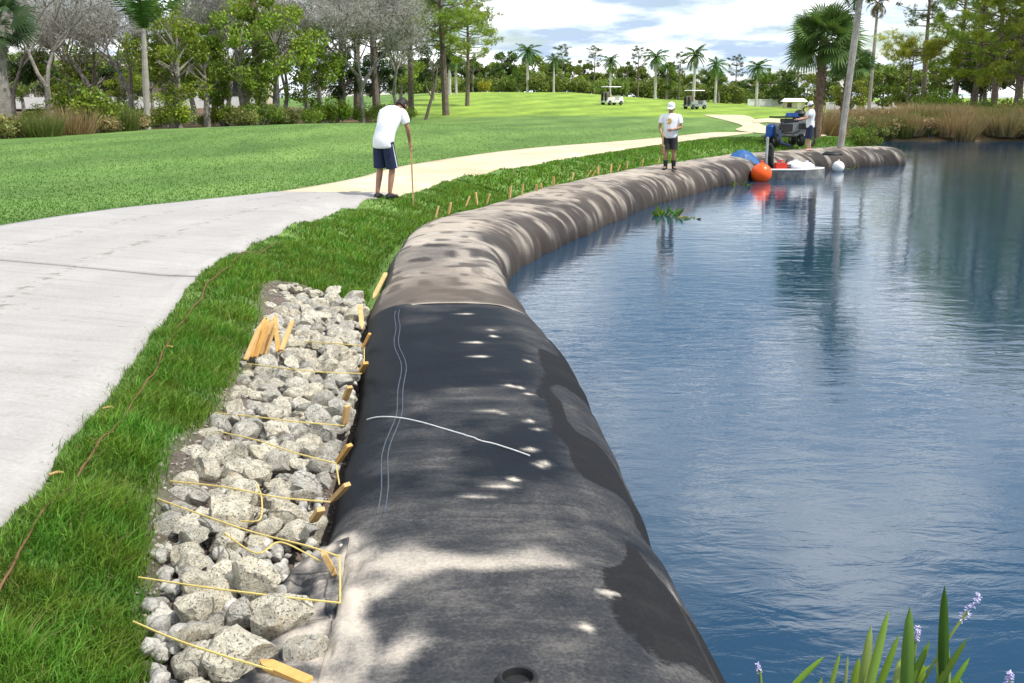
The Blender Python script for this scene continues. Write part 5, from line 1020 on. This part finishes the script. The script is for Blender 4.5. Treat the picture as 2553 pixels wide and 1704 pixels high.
def person(loc, rz, J, skin, shirt, shorts, label, shoe, hat=None, hem=0.84, leg=0.48, stripe=False, socks=False, Hs=1.0):
    root = empty('person', loc, rz, label, 'person'); root.scale = (Hs, Hs, Hs); V, E, Rd = [], [], []
    def chain(pts, rs, start=None):
        prev = start
        for p, r in zip(pts, rs):
            V.append(tuple(p)); Rd.append(r if isinstance(r, tuple) else (r, r)); i = len(V) - 1
            if prev is not None: E.append((prev, i))
            prev = i
        return prev
    pel = chain([J['pelvis']], [(0.14, 0.11)]); ch = chain([J['belly'], J['chest']], [(0.14, 0.105), (0.15, 0.11)], pel); nb = chain([J['neck']], [0.06], ch)
    hd = Vector(J['head']); hf = Vector(J['face']).normalized(); hu = Vector(J.get('up', (0, 0, 1))).normalized()
    h1 = chain([hd - hu * 0.085 + hf * 0.01, hd, hd + hu * 0.085 - hf * 0.01], [(0.062, 0.066), (0.076, 0.09), (0.062, 0.075)], nb)
    k = len(V) - 2; chain([hd + hf * 0.10 - hu * 0.02, hd + hf * 0.122 - hu * 0.03], [0.016, 0.008], k)
    for s in ('L', 'R'):
        hp, kn, an = Vector(J['hip' + s]), Vector(J['knee' + s]), Vector(J['ankle' + s]); toe = Vector(J['toe' + s])
        chain([hp, hp.lerp(kn, 0.5), kn, kn.lerp(an, 0.35), an, an.lerp(toe, 0.5) - Vector((0, 0, 0.02)), toe], [0.088, 0.078, 0.055, 0.058, 0.036, 0.04, 0.03], pel)
        sh, el, wr = Vector(J['sh' + s]), Vector(J['el' + s]), Vector(J['wr' + s]); w = chain([sh, sh.lerp(el, 0.5), el, el.lerp(wr, 0.35), wr], [0.058, 0.048, 0.040, 0.040, 0.026], ch)
        hdv = Vector(J['hand' + s]).normalized(); pa = wr + hdv * 0.075; side = Vector(J.get('palm' + s, (1, 0, 0))).normalized(); pi_ = chain([wr + hdv * 0.035, pa], [(0.026, 0.03), (0.026, 0.034)], w); curl = hdv.cross(side).normalized()
        for q, (o_, ln_) in enumerate(((-0.028, 0.055), (-0.01, 0.065), (0.01, 0.062), (0.028, 0.048))):
            b0 = pa + side * o_ + hdv * 0.018; chain([b0, b0 + hdv * ln_ * 0.6 + curl * 0.008, b0 + hdv * ln_ + curl * 0.028], [0.0095, 0.009, 0.0075], pi_)
        chain([wr + hdv * 0.05 - side * 0.035, wr + hdv * 0.085 - side * 0.052 + curl * 0.012], [0.011, 0.009], pi_ - 1)
    me = bpy.data.meshes.new('body'); me.from_pydata(V, E, []); b = bpy.data.objects.new('body', me); COL.objects.link(b); b.parent = root; me.materials.append(skin)
    md = b.modifiers.new('skin', 'SKIN'); md.use_smooth_shade = True
    if not me.skin_vertices: me.attributes
    for i, r in enumerate(Rd): me.skin_vertices[0].data[i].radius = r
    me.skin_vertices[0].data[0].use_root = True; b.modifiers.new('sub', 'SUBSURF').levels = 1; b.modifiers['sub'].render_levels = 2
    # shirt
    pv, bl_, cs, nk = (Vector(J[a]) for a in ('pelvis', 'belly', 'chest', 'neck')); shL, shR = Vector(J['shL']), Vector(J['shR']); xa = (shR - shL).normalized()
    def ring(c, up, rx, ry): up = up.normalized(); X = (xa - up * xa.dot(up)).normalized(); return (c, X, up.cross(X), rx, ry)
    ax_ = (cs - pv); low = pv + (pv - bl_).normalized() * (0.95 - hem) ; low = Vector((pv.x, pv.y, hem))
    m = MB(); shc = (shL + shR) / 2
    m.loft([ring(low, Vector((0, 0, 1)), 0.195, 0.145), ring(low + Vector((0, 0, 0.03)), Vector((0, 0, 1)), 0.20, 0.15), ring(pv + Vector((0, 0, 0.01)), Vector((0, 0, 1)), 0.2, 0.158), ring(pv.lerp(bl_, 0.5), bl_ - pv + Vector((0, 0, 0.1)), 0.195, 0.155), ring(bl_, cs - pv, 0.19, 0.138), ring(bl_.lerp(cs, 0.6), cs - bl_, 0.22, 0.155), ring(cs.lerp(shc, 0.55), nk - bl_, 0.245, 0.15), ring(shc + (nk - cs).normalized() * 0.02, nk - cs, 0.21, 0.12), ring(shc.lerp(nk, 0.6) + (nk - cs).normalized() * 0.02, nk - cs, 0.115, 0.085), ring(nk, nk - cs, 0.068, 0.068)], 20)
    for s in ('L', 'R'):
        sh, el = Vector(J['sh' + s]), Vector(J['el' + s]); inn = sh.lerp(shc, 0.35); d = el - sh; e = sh + d * 0.72; m.tube([inn, sh + d * 0.02, sh + d * 0.4, e, e - d * 0.02], [0.07, 0.088, 0.086, 0.092, 0.07], 12)
    so_ = m.build('shirt', shirt, root, True); so_.modifiers.new('sub', 'SUBSURF').render_levels = 1
    m = MB(); wa = Vector((pv.x, pv.y, pv.z + 0.06)); m.loft([ring(wa, Vector((0, 0, 1)), 0.15, 0.115), ring(pv, Vector((0, 0, 1)), 0.168, 0.132), ring(pv - Vector((0, 0, 0.09)), Vector((0, 0, 1)), 0.17, 0.135)], 16)
    for s in ('L', 'R'):
        hp, kn = Vector(J['hip' + s]), Vector(J['knee' + s]); f = (hp.z - leg) / (hp.z - kn.z); e = hp.lerp(kn, f); m.tube([hp + Vector((0, 0, 0.04)), hp.lerp(e, 0.4), e, e + (hp - e) * 0.03], [0.10, 0.108, 0.112, 0.085], 14)
    sho = m.build('shorts', shorts, root, True)
    if stripe:
        for s, sg in (('L', -1), ('R', 1)):
            hp, kn = Vector(J['hip' + s]), Vector(J['knee' + s]); e = hp.lerp(kn, (hp.z - leg) / (hp.z - kn.z)); MB().tube([hp + Vector((sg * 0.088, 0, 0.0)), hp.lerp(e, 0.5) + Vector((sg * 0.1, 0, 0)), e + Vector((sg * 0.104, 0, 0.01))], 0.014, 6).build('stripe', M_cap, sho)
    for s in ('L', 'R'):
        an, toe, kn = Vector(J['ankle' + s]), Vector(J['toe' + s]), Vector(J['knee' + s]); fd = Vector((toe.x - an.x, toe.y - an.y, 0)).normalized(); m = MB(); c0 = Vector((an.x, an.y, 0.0)); sd = Vector((-fd.y, fd.x, 0))
        rg = []
        for t, w_, h_ in ((-0.075, 0.028, 0.05), (-0.05, 0.042, 0.085), (0.02, 0.045, 0.095), (0.09, 0.05, 0.07), (0.15, 0.048, 0.055), (0.19, 0.03, 0.04)): rg.append((c0 + fd * t + Vector((0, 0, h_ / 2)), sd, Vector((0, 0, 1)), w_, h_ / 2))
        m.loft(rg, 12); 
        if socks: m.tube([an + Vector((0, 0, -0.02)), an.lerp(kn, 0.42), an.lerp(kn, 0.43)], [0.052, 0.068, 0.055], 12)
        m.build('shoe', shoe, root, True)
    # hair or cap
    q = hu.to_track_quat('Z', 'Y').to_matrix(); m = MB()
    if hat is None:
        prof = [(0.088, -0.05), (0.098, 0.0), (0.096, 0.05), (0.078, 0.10), (0.045, 0.125), (0.005, 0.132)]; m.lathe(prof, 16, q, hd - hf * 0.022 + hu * 0.0); m.build('hair', M_hair, root, True)
    else:
        prof = [(0.103, 0.02), (0.104, 0.05), (0.095, 0.10), (0.06, 0.135), (0.006, 0.142)]; m.lathe(prof, 16, q, hd - hf * 0.008); sdv = hu.cross(hf).normalized(); c = hd + hu * 0.03
        rgs = [(c + hf * t, sdv, hu, w_, 0.008) for t, w_ in ((0.05, 0.098), (0.12, 0.09), (0.165, 0.07), (0.19, 0.03))]; m.loft(rgs, 12); m.build('cap', hat, root, True)
        MB().lathe([(0.09, -0.06), (0.094, 0.0), (0.09, 0.03)], 14, q, hd - hf * 0.016).build('hair', M_hair, root, True)
    sdv = hu.cross(hf).normalized()
    for sg in (-1, 1): MB().sphere(hd + hf * 0.082 + sdv * sg * 0.032 + hu * 0.005, 0.011, 8, 6).build('eye', M_hair, root, True); MB().sphere(hd + sdv * sg * 0.088 - hu * 0.01, 0.026, 8, 6, (0.5, 0.9, 1.2)).build('ear', skin, root, True)
    return root
J1 = dict(pelvis=(0, 0, 0.97), belly=(0, 0.07, 1.13), chest=(0, 0.22, 1.37), neck=(0.01, 0.39, 1.50), head=(0.03, 0.53, 1.555), face=(0.1, 0.6, -0.8), up=(0.05, 0.78, 0.6),
          hipL=(-0.10, 0, 0.92), kneeL=(-0.12, 0.05, 0.50), ankleL=(-0.13, -0.04, 0.085), toeL=(-0.16, 0.14, 0.03), hipR=(0.10, 0, 0.92), kneeR=(0.10, 0.10, 0.50), ankleR=(0.09, 0.02, 0.085), toeR=(0.11, 0.2, 0.03),
          shL=(-0.2, 0.29, 1.46), elL=(-0.27, 0.30, 1.16), wrL=(-0.25, 0.36, 0.92), handL=(0.02, 0.1, -1), palmL=(0, 1, 0), shR=(0.2, 0.29, 1.46), elR=(0.28, 0.34, 1.16), wrR=(0.24, 0.44, 0.94), handR=(-0.05, 0.25, -1), palmR=(0, 1, 0))
p1 = G(960, 504, 0.80); z1 = hz(p1.x, p1.y)
person((p1.x, p1.y, z1), -0.52, J1, M_skin, shirt_mat('white_printed_tee', (0.45, 0.52, 0.62), (0.02, 1.22, 0.13, 0.16, 1.0, 0.7)), M_navy, 'person in white tee and navy shorts bending over a stake beside the path', M_char, stripe=True, leg=0.52, Hs=1.04)
hw = Matrix.Rotation(-0.52, 3, 'Z') @ Vector((0.245, 0.495, 0)); a = Vector((p1.x + hw.x, p1.y + hw.y, z1)); 
stake((a.x + 0.02, a.y, hz(a.x, a.y) - 0.03), (a.x - 0.0, a.y, z1 + 0.99), 0.04, 0.025, M_wood2, 'long wooden stake held upright by the bent worker')
J2 = dict(pelvis=(0, 0, 0.95), belly=(0, 0.02, 1.12), chest=(0, 0.0, 1.36), neck=(0, 0.0, 1.52), head=(0.0, 0.04, 1.665), face=(0.12, 0.9, -0.4), up=(0, 0.3, 0.95),
          hipL=(-0.10, 0, 0.9), kneeL=(-0.11, 0.03, 0.49), ankleL=(-0.12, -0.02, 0.085), toeL=(-0.17, 0.14, 0.03), hipR=(0.10, 0, 0.9), kneeR=(0.10, 0.05, 0.49), ankleR=(0.1, 0.03, 0.085), toeR=(0.15, 0.18, 0.03),
          shL=(-0.21, 0.0, 1.44), elL=(-0.29, 0.04, 1.14), wrL=(-0.06, 0.24, 1.08), handL=(1, 0.3, -0.1), palmL=(0, 0, 1), shR=(0.21, 0.0, 1.44), elR=(0.30, 0.03, 1.15), wrR=(0.24, 0.22, 0.98), handR=(-0.2, 0.6, -0.7), palmR=(0, 0.4, 1))
p2 = G(1668, 424, 0.69); s2 = float(s_at_y(p2.y)); 
Xg, Yg, Zg, *_r = tube_grid(np.linspace(s2 - 3, s2 + 3, 121), 72, True)
def tube_top(x, y):
    k = int(np.argmin((Xg - x) ** 2 + (Yg - y) ** 2 + 4 * (Zg < 0.2))); return float(Zg.ravel()[k])
person((p2.x, p2.y, tube_top(p2.x, p2.y)), PI - 0.15, J2, M_skin, shirt_mat('white_emblem_tee', (0.55, 0.33, 0.06), (0.05, 1.30, 0.075, 0.085, -1.0, 1.0)), M_char, 'person in white tee, white cap and black boots standing on the muddy tube', M_char, M_cap, leg=0.55, socks=True)
hw = Matrix.Rotation(PI - 0.15, 3, 'Z') @ Vector((0.2, 0.33, 0)); 
mt = empty('mallet', (p2.x + hw.x, p2.y + hw.y, tube_top(p2.x, p2.y)), 0, 'wooden mallet with olive head hanging from the hand of the capped worker', 'mallet')
MB().tube([(0, 0, 0.99), (0.0, 0, 0.55)], 0.02, 8).build('handle', M_wood2, mt); MB().lathe([(0.05, 0), (0.065, 0.02), (0.065, 0.24), (0.05, 0.26)], 12, None, (0, 0, 0.42)).build('head', pm('olive_rubber', (0.16, 0.13, 0.04), (0.24, 0.19, 0.07), 8, 0.7, 0.1), mt)
J3 = dict(J2); J3.update(face=(0.0, 0.95, -0.3), elL=(-0.27, 0.16, 1.2), wrL=(-0.2, 0.42, 1.16), handL=(0, 1, -0.1), elR=(0.27, 0.16, 1.2), wrR=(0.2, 0.42, 1.16), handR=(0, 1, -0.1), palmL=(1, 0, 0), palmR=(1, 0, 0))
p3 = G(2016, 374, 0.72); person((p3.x, p3.y, max(hz(p3.x, p3.y), 0.68)), PI / 2 - 0.1, J3, M_skin2, pm('white_plain_tee', (0.74, 0.75, 0.79), (0.82, 0.83, 0.85), 9, 0.9, 0.3), M_navy, 'person in white tee and navy shorts reaching toward the machine on the bank', M_skin2, M_cap, leg=0.45)

# ------------------------------------------------------------------ machine on the bank, work boat, buoys
M_blue = pm('blue_plastic', (0.010, 0.07, 0.32), (0.016, 0.11, 0.44), 4, 0.4, 0.05); M_tarp = pm('blue_tarp', (0.012, 0.07, 0.22), (0.02, 0.12, 0.33), 5, 0.5, 0.5); M_red = pm('red_plastic', (0.55, 0.03, 0.015), (0.7, 0.05, 0.02), 4, 0.4, 0.05)
M_orange = pm('orange_buoy', (0.85, 0.09, 0.008), (0.95, 0.13, 0.012), 3, 0.35, 0.05); M_wbuoy = pm('white_buoy', (0.74, 0.74, 0.74), (0.84, 0.84, 0.84), 3, 0.4, 0.05); M_dhull = pm('dark_hull', (0.03, 0.03, 0.032), (0.07, 0.07, 0.072), 4, 0.6, 0.2)
mp = G(1966, 362, 0.78); my = mp.y; mx_ = mp.x; pt = empty('pump_trailer', (mx_, my, max(0.74, hz(mx_, my))), 0.12, 'grey wheeled pump unit with black engine and blue tanks on the bank', 'pump')
b = MB(); b.add([(-0.62, -0.4, 0.42), (0.42, -0.4, 0.42), (0.42, 0.4, 0.42), (-0.62, 0.4, 0.42), (-0.72, -0.5, 0.86), (0.86, -0.5, 0.98), (0.86, 0.5, 0.98), (-0.72, 0.5, 0.86)], [(3, 2, 1, 0), (4, 5, 6, 7), (0, 1, 5, 4), (1, 2, 6, 5), (2, 3, 7, 6), (3, 0, 4, 7)]); b.build('hopper', M_greyp, pt)
MB().box((-0.05, -0.05, 0.99), (0.55, 0.55, 0.14)).box((0.3, 0.0, 1.08), (0.25, 0.4, 0.2)).build('engine', M_cblack, pt)
MB().box((0.05, 0, 1.13), (1.62, 0.6, 0.06)).build('engine_deck', M_cblack, pt); MB().box((0.02, -0.1, 1.22), (0.4, 0.42, 0.14), None, 0.85).build('fuel_tank', M_blue, pt); MB().lathe([(0.02, 0), (0.22, 0.03), (0.24, 0.1), (0.16, 0.2), (0.03, 0.24)], 16, None, (0.38, 0, 1.17)).build('air_cleaner', M_cblack, pt)
MB().lathe([(0.15, 0), (0.17, 0.05), (0.17, 0.42), (0.12, 0.48), (0.05, 0.5)], 16, None, (-0.86, -0.15, 0.35)).build('barrel', M_blue, pt)
for sx in (-0.7, 0.32): wheel(pt, sx, -0.42, 0.24, 0.18); wheel(pt, sx, 0.42, 0.24, 0.18)
MB().tube([(-1.15, 0, 0.4), (0.6, 0, 0.38)], 0.04, 8).tube([(-0.6, -0.35, 0.38), (-0.6, 0.35, 0.38)], 0.04, 6).build('chassis', M_greyp, pt)
MB().tube([(-0.5, -0.45, 0.7), (-0.75, -0.8, 0.5), (-0.8, -1.3, 0.15), (-0.7, -1.9, 0.1)], 0.055, 8).build('hose', M_navy, pt)
MB().box((-0.35, -0.53, 0.72), (0.5, 0.06, 0.3)).box((0.35, -0.53, 0.78), (0.34, 0.08, 0.22)).build('control_box', M_char, pt)
MB().tube([(-0.3, -0.3, 1.05), (-0.5, -0.5, 1.0), (-0.62, -0.58, 0.75), (-0.45, -0.6, 0.55), (-0.1, -0.58, 0.5), (0.2, -0.56, 0.62)], 0.035, 7).build('cable', M_rub, pt)
MB().tube([(0.75, -0.2, 0.95), (0.95, -0.3, 0.7), (0.9, -0.5, 0.3), (0.6, -0.9, 0.06)], 0.05, 7).build('hose', M_char, pt)
MB().tube([(0.55, 0.1, 1.1), (0.55, 0.1, 1.45), (0.62, 0.1, 1.5)], 0.03, 7).build('exhaust_pipe', M_rub, pt)
bp_ = G(1945, 446, 0.0); wb_ = empty('work_boat', (bp_.x, bp_.y + 0.4, 0.0), 0.0, 'small flat grey work boat moored against the muddy tube', 'boat')
hull = MB(); n_ = 9; rg = []
for i in range(n_):
    t = i / (n_ - 1); x = -1.55 + 3.1 * t; w = 0.62 * (1 - max(0, (t - 0.72) / 0.28) ** 2 * 0.75); kz = -0.16 + 0.12 * max(0, (t - 0.7) / 0.3) ** 2; rg.append([(x, -w * 0.8, kz), (x, w * 0.8, kz), (x, w, 0.30), (x, w * 0.94, 0.30), (x, w * 0.78, kz + 0.05), (x, -w * 0.78, kz + 0.05), (x, -w * 0.94, 0.30), (x, -w, 0.30)])
V = [p for r in rg for p in r]; Fs = [(i * 8 + k, i * 8 + (k + 1) % 8, i * 8 + 8 + (k + 1) % 8, i * 8 + 8 + k) for i in range(n_ - 1) for k in range(8)] + [tuple(range(7, -1, -1)), tuple(range((n_ - 1) * 8, n_ * 8))]
hull.add(V, Fs).build('hull', pm('scuffed_hull', (0.12, 0.12, 0.115), (0.42, 0.42, 0.40), 3.5, 0.6, 0.3), wb_)
for x in (-0.6, 0.3): MB().box((x, 0, 0.2), (0.28, 1.1, 0.05)).build('bench', M_metal, wb_)
MB().tube([(-1.55, -0.62, 0.31), (0.6, -0.64, 0.31), (1.3, -0.3, 0.32), (1.55, 0, 0.32), (1.3, 0.3, 0.32), (0.6, 0.64, 0.31), (-1.55, 0.62, 0.31)], 0.03, 7).build('gunwale', M_white, wb_)
MB().tube([(-0.42, -0.1, 0.1), (-0.42, -0.1, 1.35)], 0.045, 8).build('mast', M_metal, wb_)
MB().tube([(-0.3, 0.05, 1.1), (-0.22, 0.1, 0.95), (-0.24, 0.1, 0.7), (-0.2, 0.12, 0.45), (-0.05, 0.1, 0.3)], [0.06, 0.09, 0.11, 0.10, 0.07], 9).build('suction_hose', M_char, wb_)
tor = [(math.cos(t) * 0.2 + 0.15, math.sin(t) * 0.17 - 0.28, 0.2 + 0.01 * t) for t in np.linspace(0, 8 * PI, 70)]; MB().tube(tor, 0.022, 5).build('rope_coil', M_char, wb_)
cb = empty('tool_crate', (bp_.x - 0.75, bp_.y + 0.1, 0.23), 0.3, 'dark open tool crate on the boat behind the orange buoy', 'crate'); MB().box((0, -0.15, 0.13), (0.45, 0.03, 0.26)).box((0, 0.15, 0.13), (0.45, 0.03, 0.26)).box((-0.21, 0, 0.13), (0.03, 0.27, 0.26)).box((0.21, 0, 0.13), (0.03, 0.27, 0.26)).box((0, 0, 0.015), (0.39, 0.27, 0.03)).build('crate_sides', M_dhull, cb)
tv = []; tf = []
for i in range(9):
    for j in range(9):
        x, y = i / 8 - 0.5, j / 8 - 0.5; tv.append((x * 1.3, y * 1.1, 0.62 * max(0, 1 - 3.2 * (x * x + y * y)) + 0.07 * mnoise.noise((x * 6, y * 6, 2)) + 0.02))
for i in range(8):
    for j in range(8): a_ = i * 9 + j; tf.append((a_, a_ + 9, a_ + 10, a_ + 1))
tp_ = npmesh('tarpaulin', tv, tf, M_tarp); tp_.location = (bp_.x - 1.2, bp_.y + 0.4, 0.29); tp_.modifiers.new('s', 'SOLIDIFY').thickness = 0.01; tag(tp_, 'crumpled blue tarpaulin heaped over the left end of the boat', 'tarpaulin')
rc = empty('fuel_can', (bp_.x - 0.02, bp_.y - 0.02, 0.24), 0.2, 'red fuel can on the boat beside the mast', 'fuel can'); MB().box((0, 0, 0.14), (0.42, 0.22, 0.28), None, 0.88).build('can_body', M_red, rc); MB().tube([(-0.12, 0, 0.27), (-0.1, 0, 0.36), (0.1, 0, 0.36), (0.12, 0, 0.27)], 0.018, 6).build('handle', M_red, rc); MB().tube([(0.16, 0, 0.27), (0.24, 0, 0.38)], 0.025, 8).build('spout', M_cblack, rc)
for i, (dx, dy, r, lab) in enumerate(((0.55, 0.3, 0.28, 'left plump white sack in the boat'), (0.95, 0.35, 0.24, 'right plump white sack at the boat bow'))):
    m = MB().lathe([(0.02, 0), (r * 0.9, 0.02), (r * 1.05, r * 0.35), (r * 0.95, r * 0.8), (r * 0.5, r * 1.15), (r * 0.16, r * 1.25), (r * 0.22, r * 1.42), (0.01, r * 1.4)], 14).build('sack', M_cap, None, True); m.location = (bp_.x + dx, bp_.y + dy, 0.23); m.scale = (1.15, 0.9, 1); tag(m, lab, 'sack', 'white sacks in the boat')
def buoy(px, py, r, mat, label):
    p = G(px, py, 0.0); o = empty('buoy', (p.x, p.y, 0.0), 0, label, 'buoy'); MB().sphere((0, 0, r * 0.72), r, 24, 16).build('float', mat, o, True); MB().tube([(0, 0, r * 1.68), (0, 0, r * 1.8)], [r * 0.2, r * 0.16], 10).build('neck', mat, o)
    tor = [(math.cos(t) * r * 0.13, 0, r * 1.85 + math.sin(t) * r * 0.13) for t in np.linspace(0, 2 * PI, 13)]; MB().tube(tor, r * 0.035, 6, False).build('eyelet', mat, o)
buoy(1897, 452, 0.33, M_orange, 'large bright orange ball buoy floating beside the boat'); buoy(2089, 428, 0.22, M_wbuoy, 'white ball buoy floating right of the boat')
# black coil at the palm base
cq = G(2076, 378, 0.75); tor = [(math.cos(t) * (0.34 - 0.006 * t), math.sin(t) * (0.32 - 0.006 * t), 0.04 + 0.0035 * t) for t in np.linspace(0, 6 * PI, 60)]; o = MB().tube(tor, 0.04, 6).build('hose_coil', M_rub); o.location = (cq.x, cq.y, max(hz(cq.x, cq.y), 0.6)); tag(o, 'black hose coil at the foot of the leaning palm trunk', 'hose')

# ------------------------------------------------------------------ water plants
M_aq = foliage('aquatic_leaves', 0.1, 0.3, 0.4); M_stem = pm('green_stem', (0.16, 0.24, 0.04), (0.26, 0.33, 0.08), 8, 0.5, 0); M_flow = pm('lilac_petals', (0.42, 0.38, 0.62), (0.62, 0.58, 0.78), 30, 0.7, 0)
def lance(base, tip, wid, bend, parent, c, n=10):
    base, tip = Vector(base), Vector(tip); d = tip - base; s_ = d.cross(Vector((0.2, 1, 0.1))).normalized(); up = s_.cross(d).normalized(); V = []; Fs = []; cc = []
    for i in range(n):
        t = i / (n - 1); p = base + d * t + up * bend * math.sin(PI * t * 0.9) * d.length; w = wid * (0.22 + 0.78 * math.sin(PI * min(1, t * 0.98)) ** 0.8 if t > 0.12 else 0.25 + t); w = wid * 0.03 if i == n - 1 else w
        f = -up * w * 0.35; V += [p - s_ * w / 2, p + f, p + s_ * w / 2]; k_ = 0.85 + 0.35 * t; cc += [tuple(x * k_ for x in c), tuple(x * k_ * 1.15 for x in c), tuple(x * k_ for x in c)]
    for i in range(n - 1): a_ = i * 3; Fs += [(a_, a_ + 1, a_ + 4, a_ + 3), (a_ + 1, a_ + 2, a_ + 5, a_ + 4)]
    return npmesh('leaf', V, Fs, M_aq, parent, True, np.array(cc))
def W3(px, py, y):
    z = zat(py, y); return Vector((xat(px, y, z), y, z))
def spike(parent, a, b, c, r):
    pts = catmull([tuple(a), tuple(b), tuple(c)], 8); MB().tube([Vector(p) for p in pts[:-3]], 0.0065, 6).build('stem', M_stem, parent); m = MB(); b, c = Vector(pts[-6]), Vector(pts[-1])
    for i in range(60):
        t = (i % 20) / 20; p = b.lerp(c, 0.1 + 0.9 * t); q = Vector((R.gauss(0, 1), R.gauss(0, 1), R.gauss(0, 0.6))).normalized() * r * (1 - 0.4 * t); M = q.to_track_quat('Z', 'Y').to_matrix(); m.box(p + q * 0.7, (0.006, 0.0025, 0.016), M, 0.5)
    m.build('flower', M_flow, parent)
pk = empty('pickerelweed', (0, 0, 0), 0, 'clump of tall green lance leaved water plants with lilac flower spikes, bottom right', 'water plant'); yb_ = 4.0
LV = [((2150, 1760), (2216, 1522, ), 0.040, (0.13, 0.22, 0.05)), ((2255, 1800), (2268, 1512), 0.055, (0.06, 0.13, 0.03)), ((2355, 1800), (2356, 1462), 0.046, (0.03, 0.075, 0.012)), ((2352, 1800), (2350, 1560), 0.062, (0.15, 0.24, 0.08)), ((2140, 1780), (2172, 1560), 0.042, (0.16, 0.22, 0.08)), ((2230, 1770), (2245, 1640), 0.045, (0.17, 0.26, 0.09)),
      ((1940, 1730), (2056, 1638), 0.032, (0.10, 0.20, 0.03)), ((2060, 1760), (2095, 1628), 0.022, (0.12, 0.22, 0.05)), ((2100, 1770), (2114, 1634), 0.018, (0.16, 0.22, 0.14)), ((2160, 1740), (2242, 1580), 0.034, (0.09, 0.16, 0.02)), ((2180, 1690), (2232, 1600), 0.02, (0.13, 0.22, 0.04)), ((2290, 1740), (2412, 1590), 0.034, (0.04, 0.09, 0.012)), ((2330, 1720), (2418, 1638), 0.030, (0.09, 0.17, 0.015)), ((2240, 1730), (2318, 1598), 0.038, (0.06, 0.13, 0.02)), ((2200, 1720), (2320, 1660), 0.034, (0.11, 0.2, 0.02)), ((2120, 1760), (2142, 1640), 0.034, (0.10, 0.18, 0.03)), ((2420, 1800), (2390, 1690), 0.04, (0.08, 0.16, 0.03)), ((2290, 1780), (2300, 1650), 0.05, (0.10, 0.19, 0.03)), ((2010, 1790), (2050, 1690), 0.03, (0.09, 0.18, 0.03))]
for i, (b_, t_, w_, c_) in enumerate(LV): y = yb_ - 0.18 + 0.03 * (i % 9); a_ = W3(*b_, y); a_.z = min(a_.z, -0.05); lance(a_, W3(*t_, y + 0.05), w_, R.uniform(-0.03, 0.05), pk, (c_[0] * 1.7, c_[1] * 1.5, c_[2] * 1.2))
spike(pk, W3(2280, 1740, 3.95), W3(2360, 1600, 3.95), W3(2446, 1478, 3.97), 0.024); spike(pk, W3(2275, 1700, 4.0), W3(2281, 1620, 4.0), W3(2288, 1562, 4.0), 0.017)
pk2 = empty('pickerelweed', (0, 0, 0), 0, 'single lilac flower spike at the bottom right corner', 'water plant'); spike(pk2, W3(2500, 1800, 3.9), W3(2510, 1730, 3.9), W3(2520, 1675, 3.9), 0.02); lance(W3(2490, 1860, 3.9), W3(2478, 1712, 3.9), 0.03, 0.02, pk2, (0.1, 0.18, 0.03))
pk3 = empty('seedling', (0, 0, 0), 0, 'thin budding water weed stem left of the lance leaved clump', 'water plant'); spike(pk3, W3(1900, 1800, 3.95), W3(1897, 1700, 3.95), W3(1888, 1655, 3.95), 0.010); lance(W3(2050, 1780, 3.95), W3(2048, 1685, 3.95), 0.012, 0.02, pk3, (0.2, 0.16, 0.08))
def weeds(px, py, n, rad, h, label, base=(0.10, 0.17, 0.02)):
    p = G(px, py, 0.0); o = empty('water_weeds', (p.x, p.y, 0), 0, label, 'weeds', None)
    for i in range(n):
        a_ = R.uniform(0, 6.28); r = rad * math.sqrt(R.random()); b_ = Vector((r * math.cos(a_) * 1.8, r * math.sin(a_), -0.03)); hh_ = h * R.uniform(0.3, 1.0); lance(b_, b_ + Vector((R.gauss(0, 0.12), R.gauss(0, 0.1), hh_)), 0.05, 0.1, o, tuple(x * R.uniform(0.6, 1.3) for x in base), 6)
weeds(1662, 538, 18, 0.16, 0.28, 'small green weed tuft at the waterline of the muddy tube'); weeds(1712, 545, 14, 0.22, 0.09, 'flat floating weeds just off the muddy tube', (0.14, 0.16, 0.03)); weeds(1828, 462, 26, 0.32, 0.16, 'olive weed mat between the tube and the orange buoy', (0.13, 0.13, 0.03)); weeds(2110, 420, 16, 0.3, 0.12, 'olive weeds at the tube foot behind the white buoy', (0.12, 0.13, 0.03))

# ------------------------------------------------------------------ labels: order the look-alikes
ORDN = ['', 'second ', 'third ', 'fourth ', 'fifth ', 'sixth ', 'seventh ', 'eighth ', 'ninth ', 'tenth ', 'eleventh ', 'twelfth ', 'thirteenth ', 'fourteenth ', 'fifteenth ', 'sixteenth ', 'seventeenth ', 'eighteenth ', 'nineteenth ', 'twentieth ']
same = {}
for o in scene.objects:
    if o.parent is None and 'label' in o and 'category' in o: same.setdefault(o['label'], []).append(o)
for lab, os_ in same.items():
    if len(os_) < 2 or len(os_) > len(ORDN) or len(lab.split()) > 14: continue
    rock = os_[0]['category'] == 'rock'
    os_.sort(key=(lambda o: o.location.y) if rock else (lambda o: o.location.x / max(o.location.y, 1)))
    for i, o in enumerate(os_): o['label'] = ORDN[i] + ('nearest ' if rock else 'leftmost ') + lab
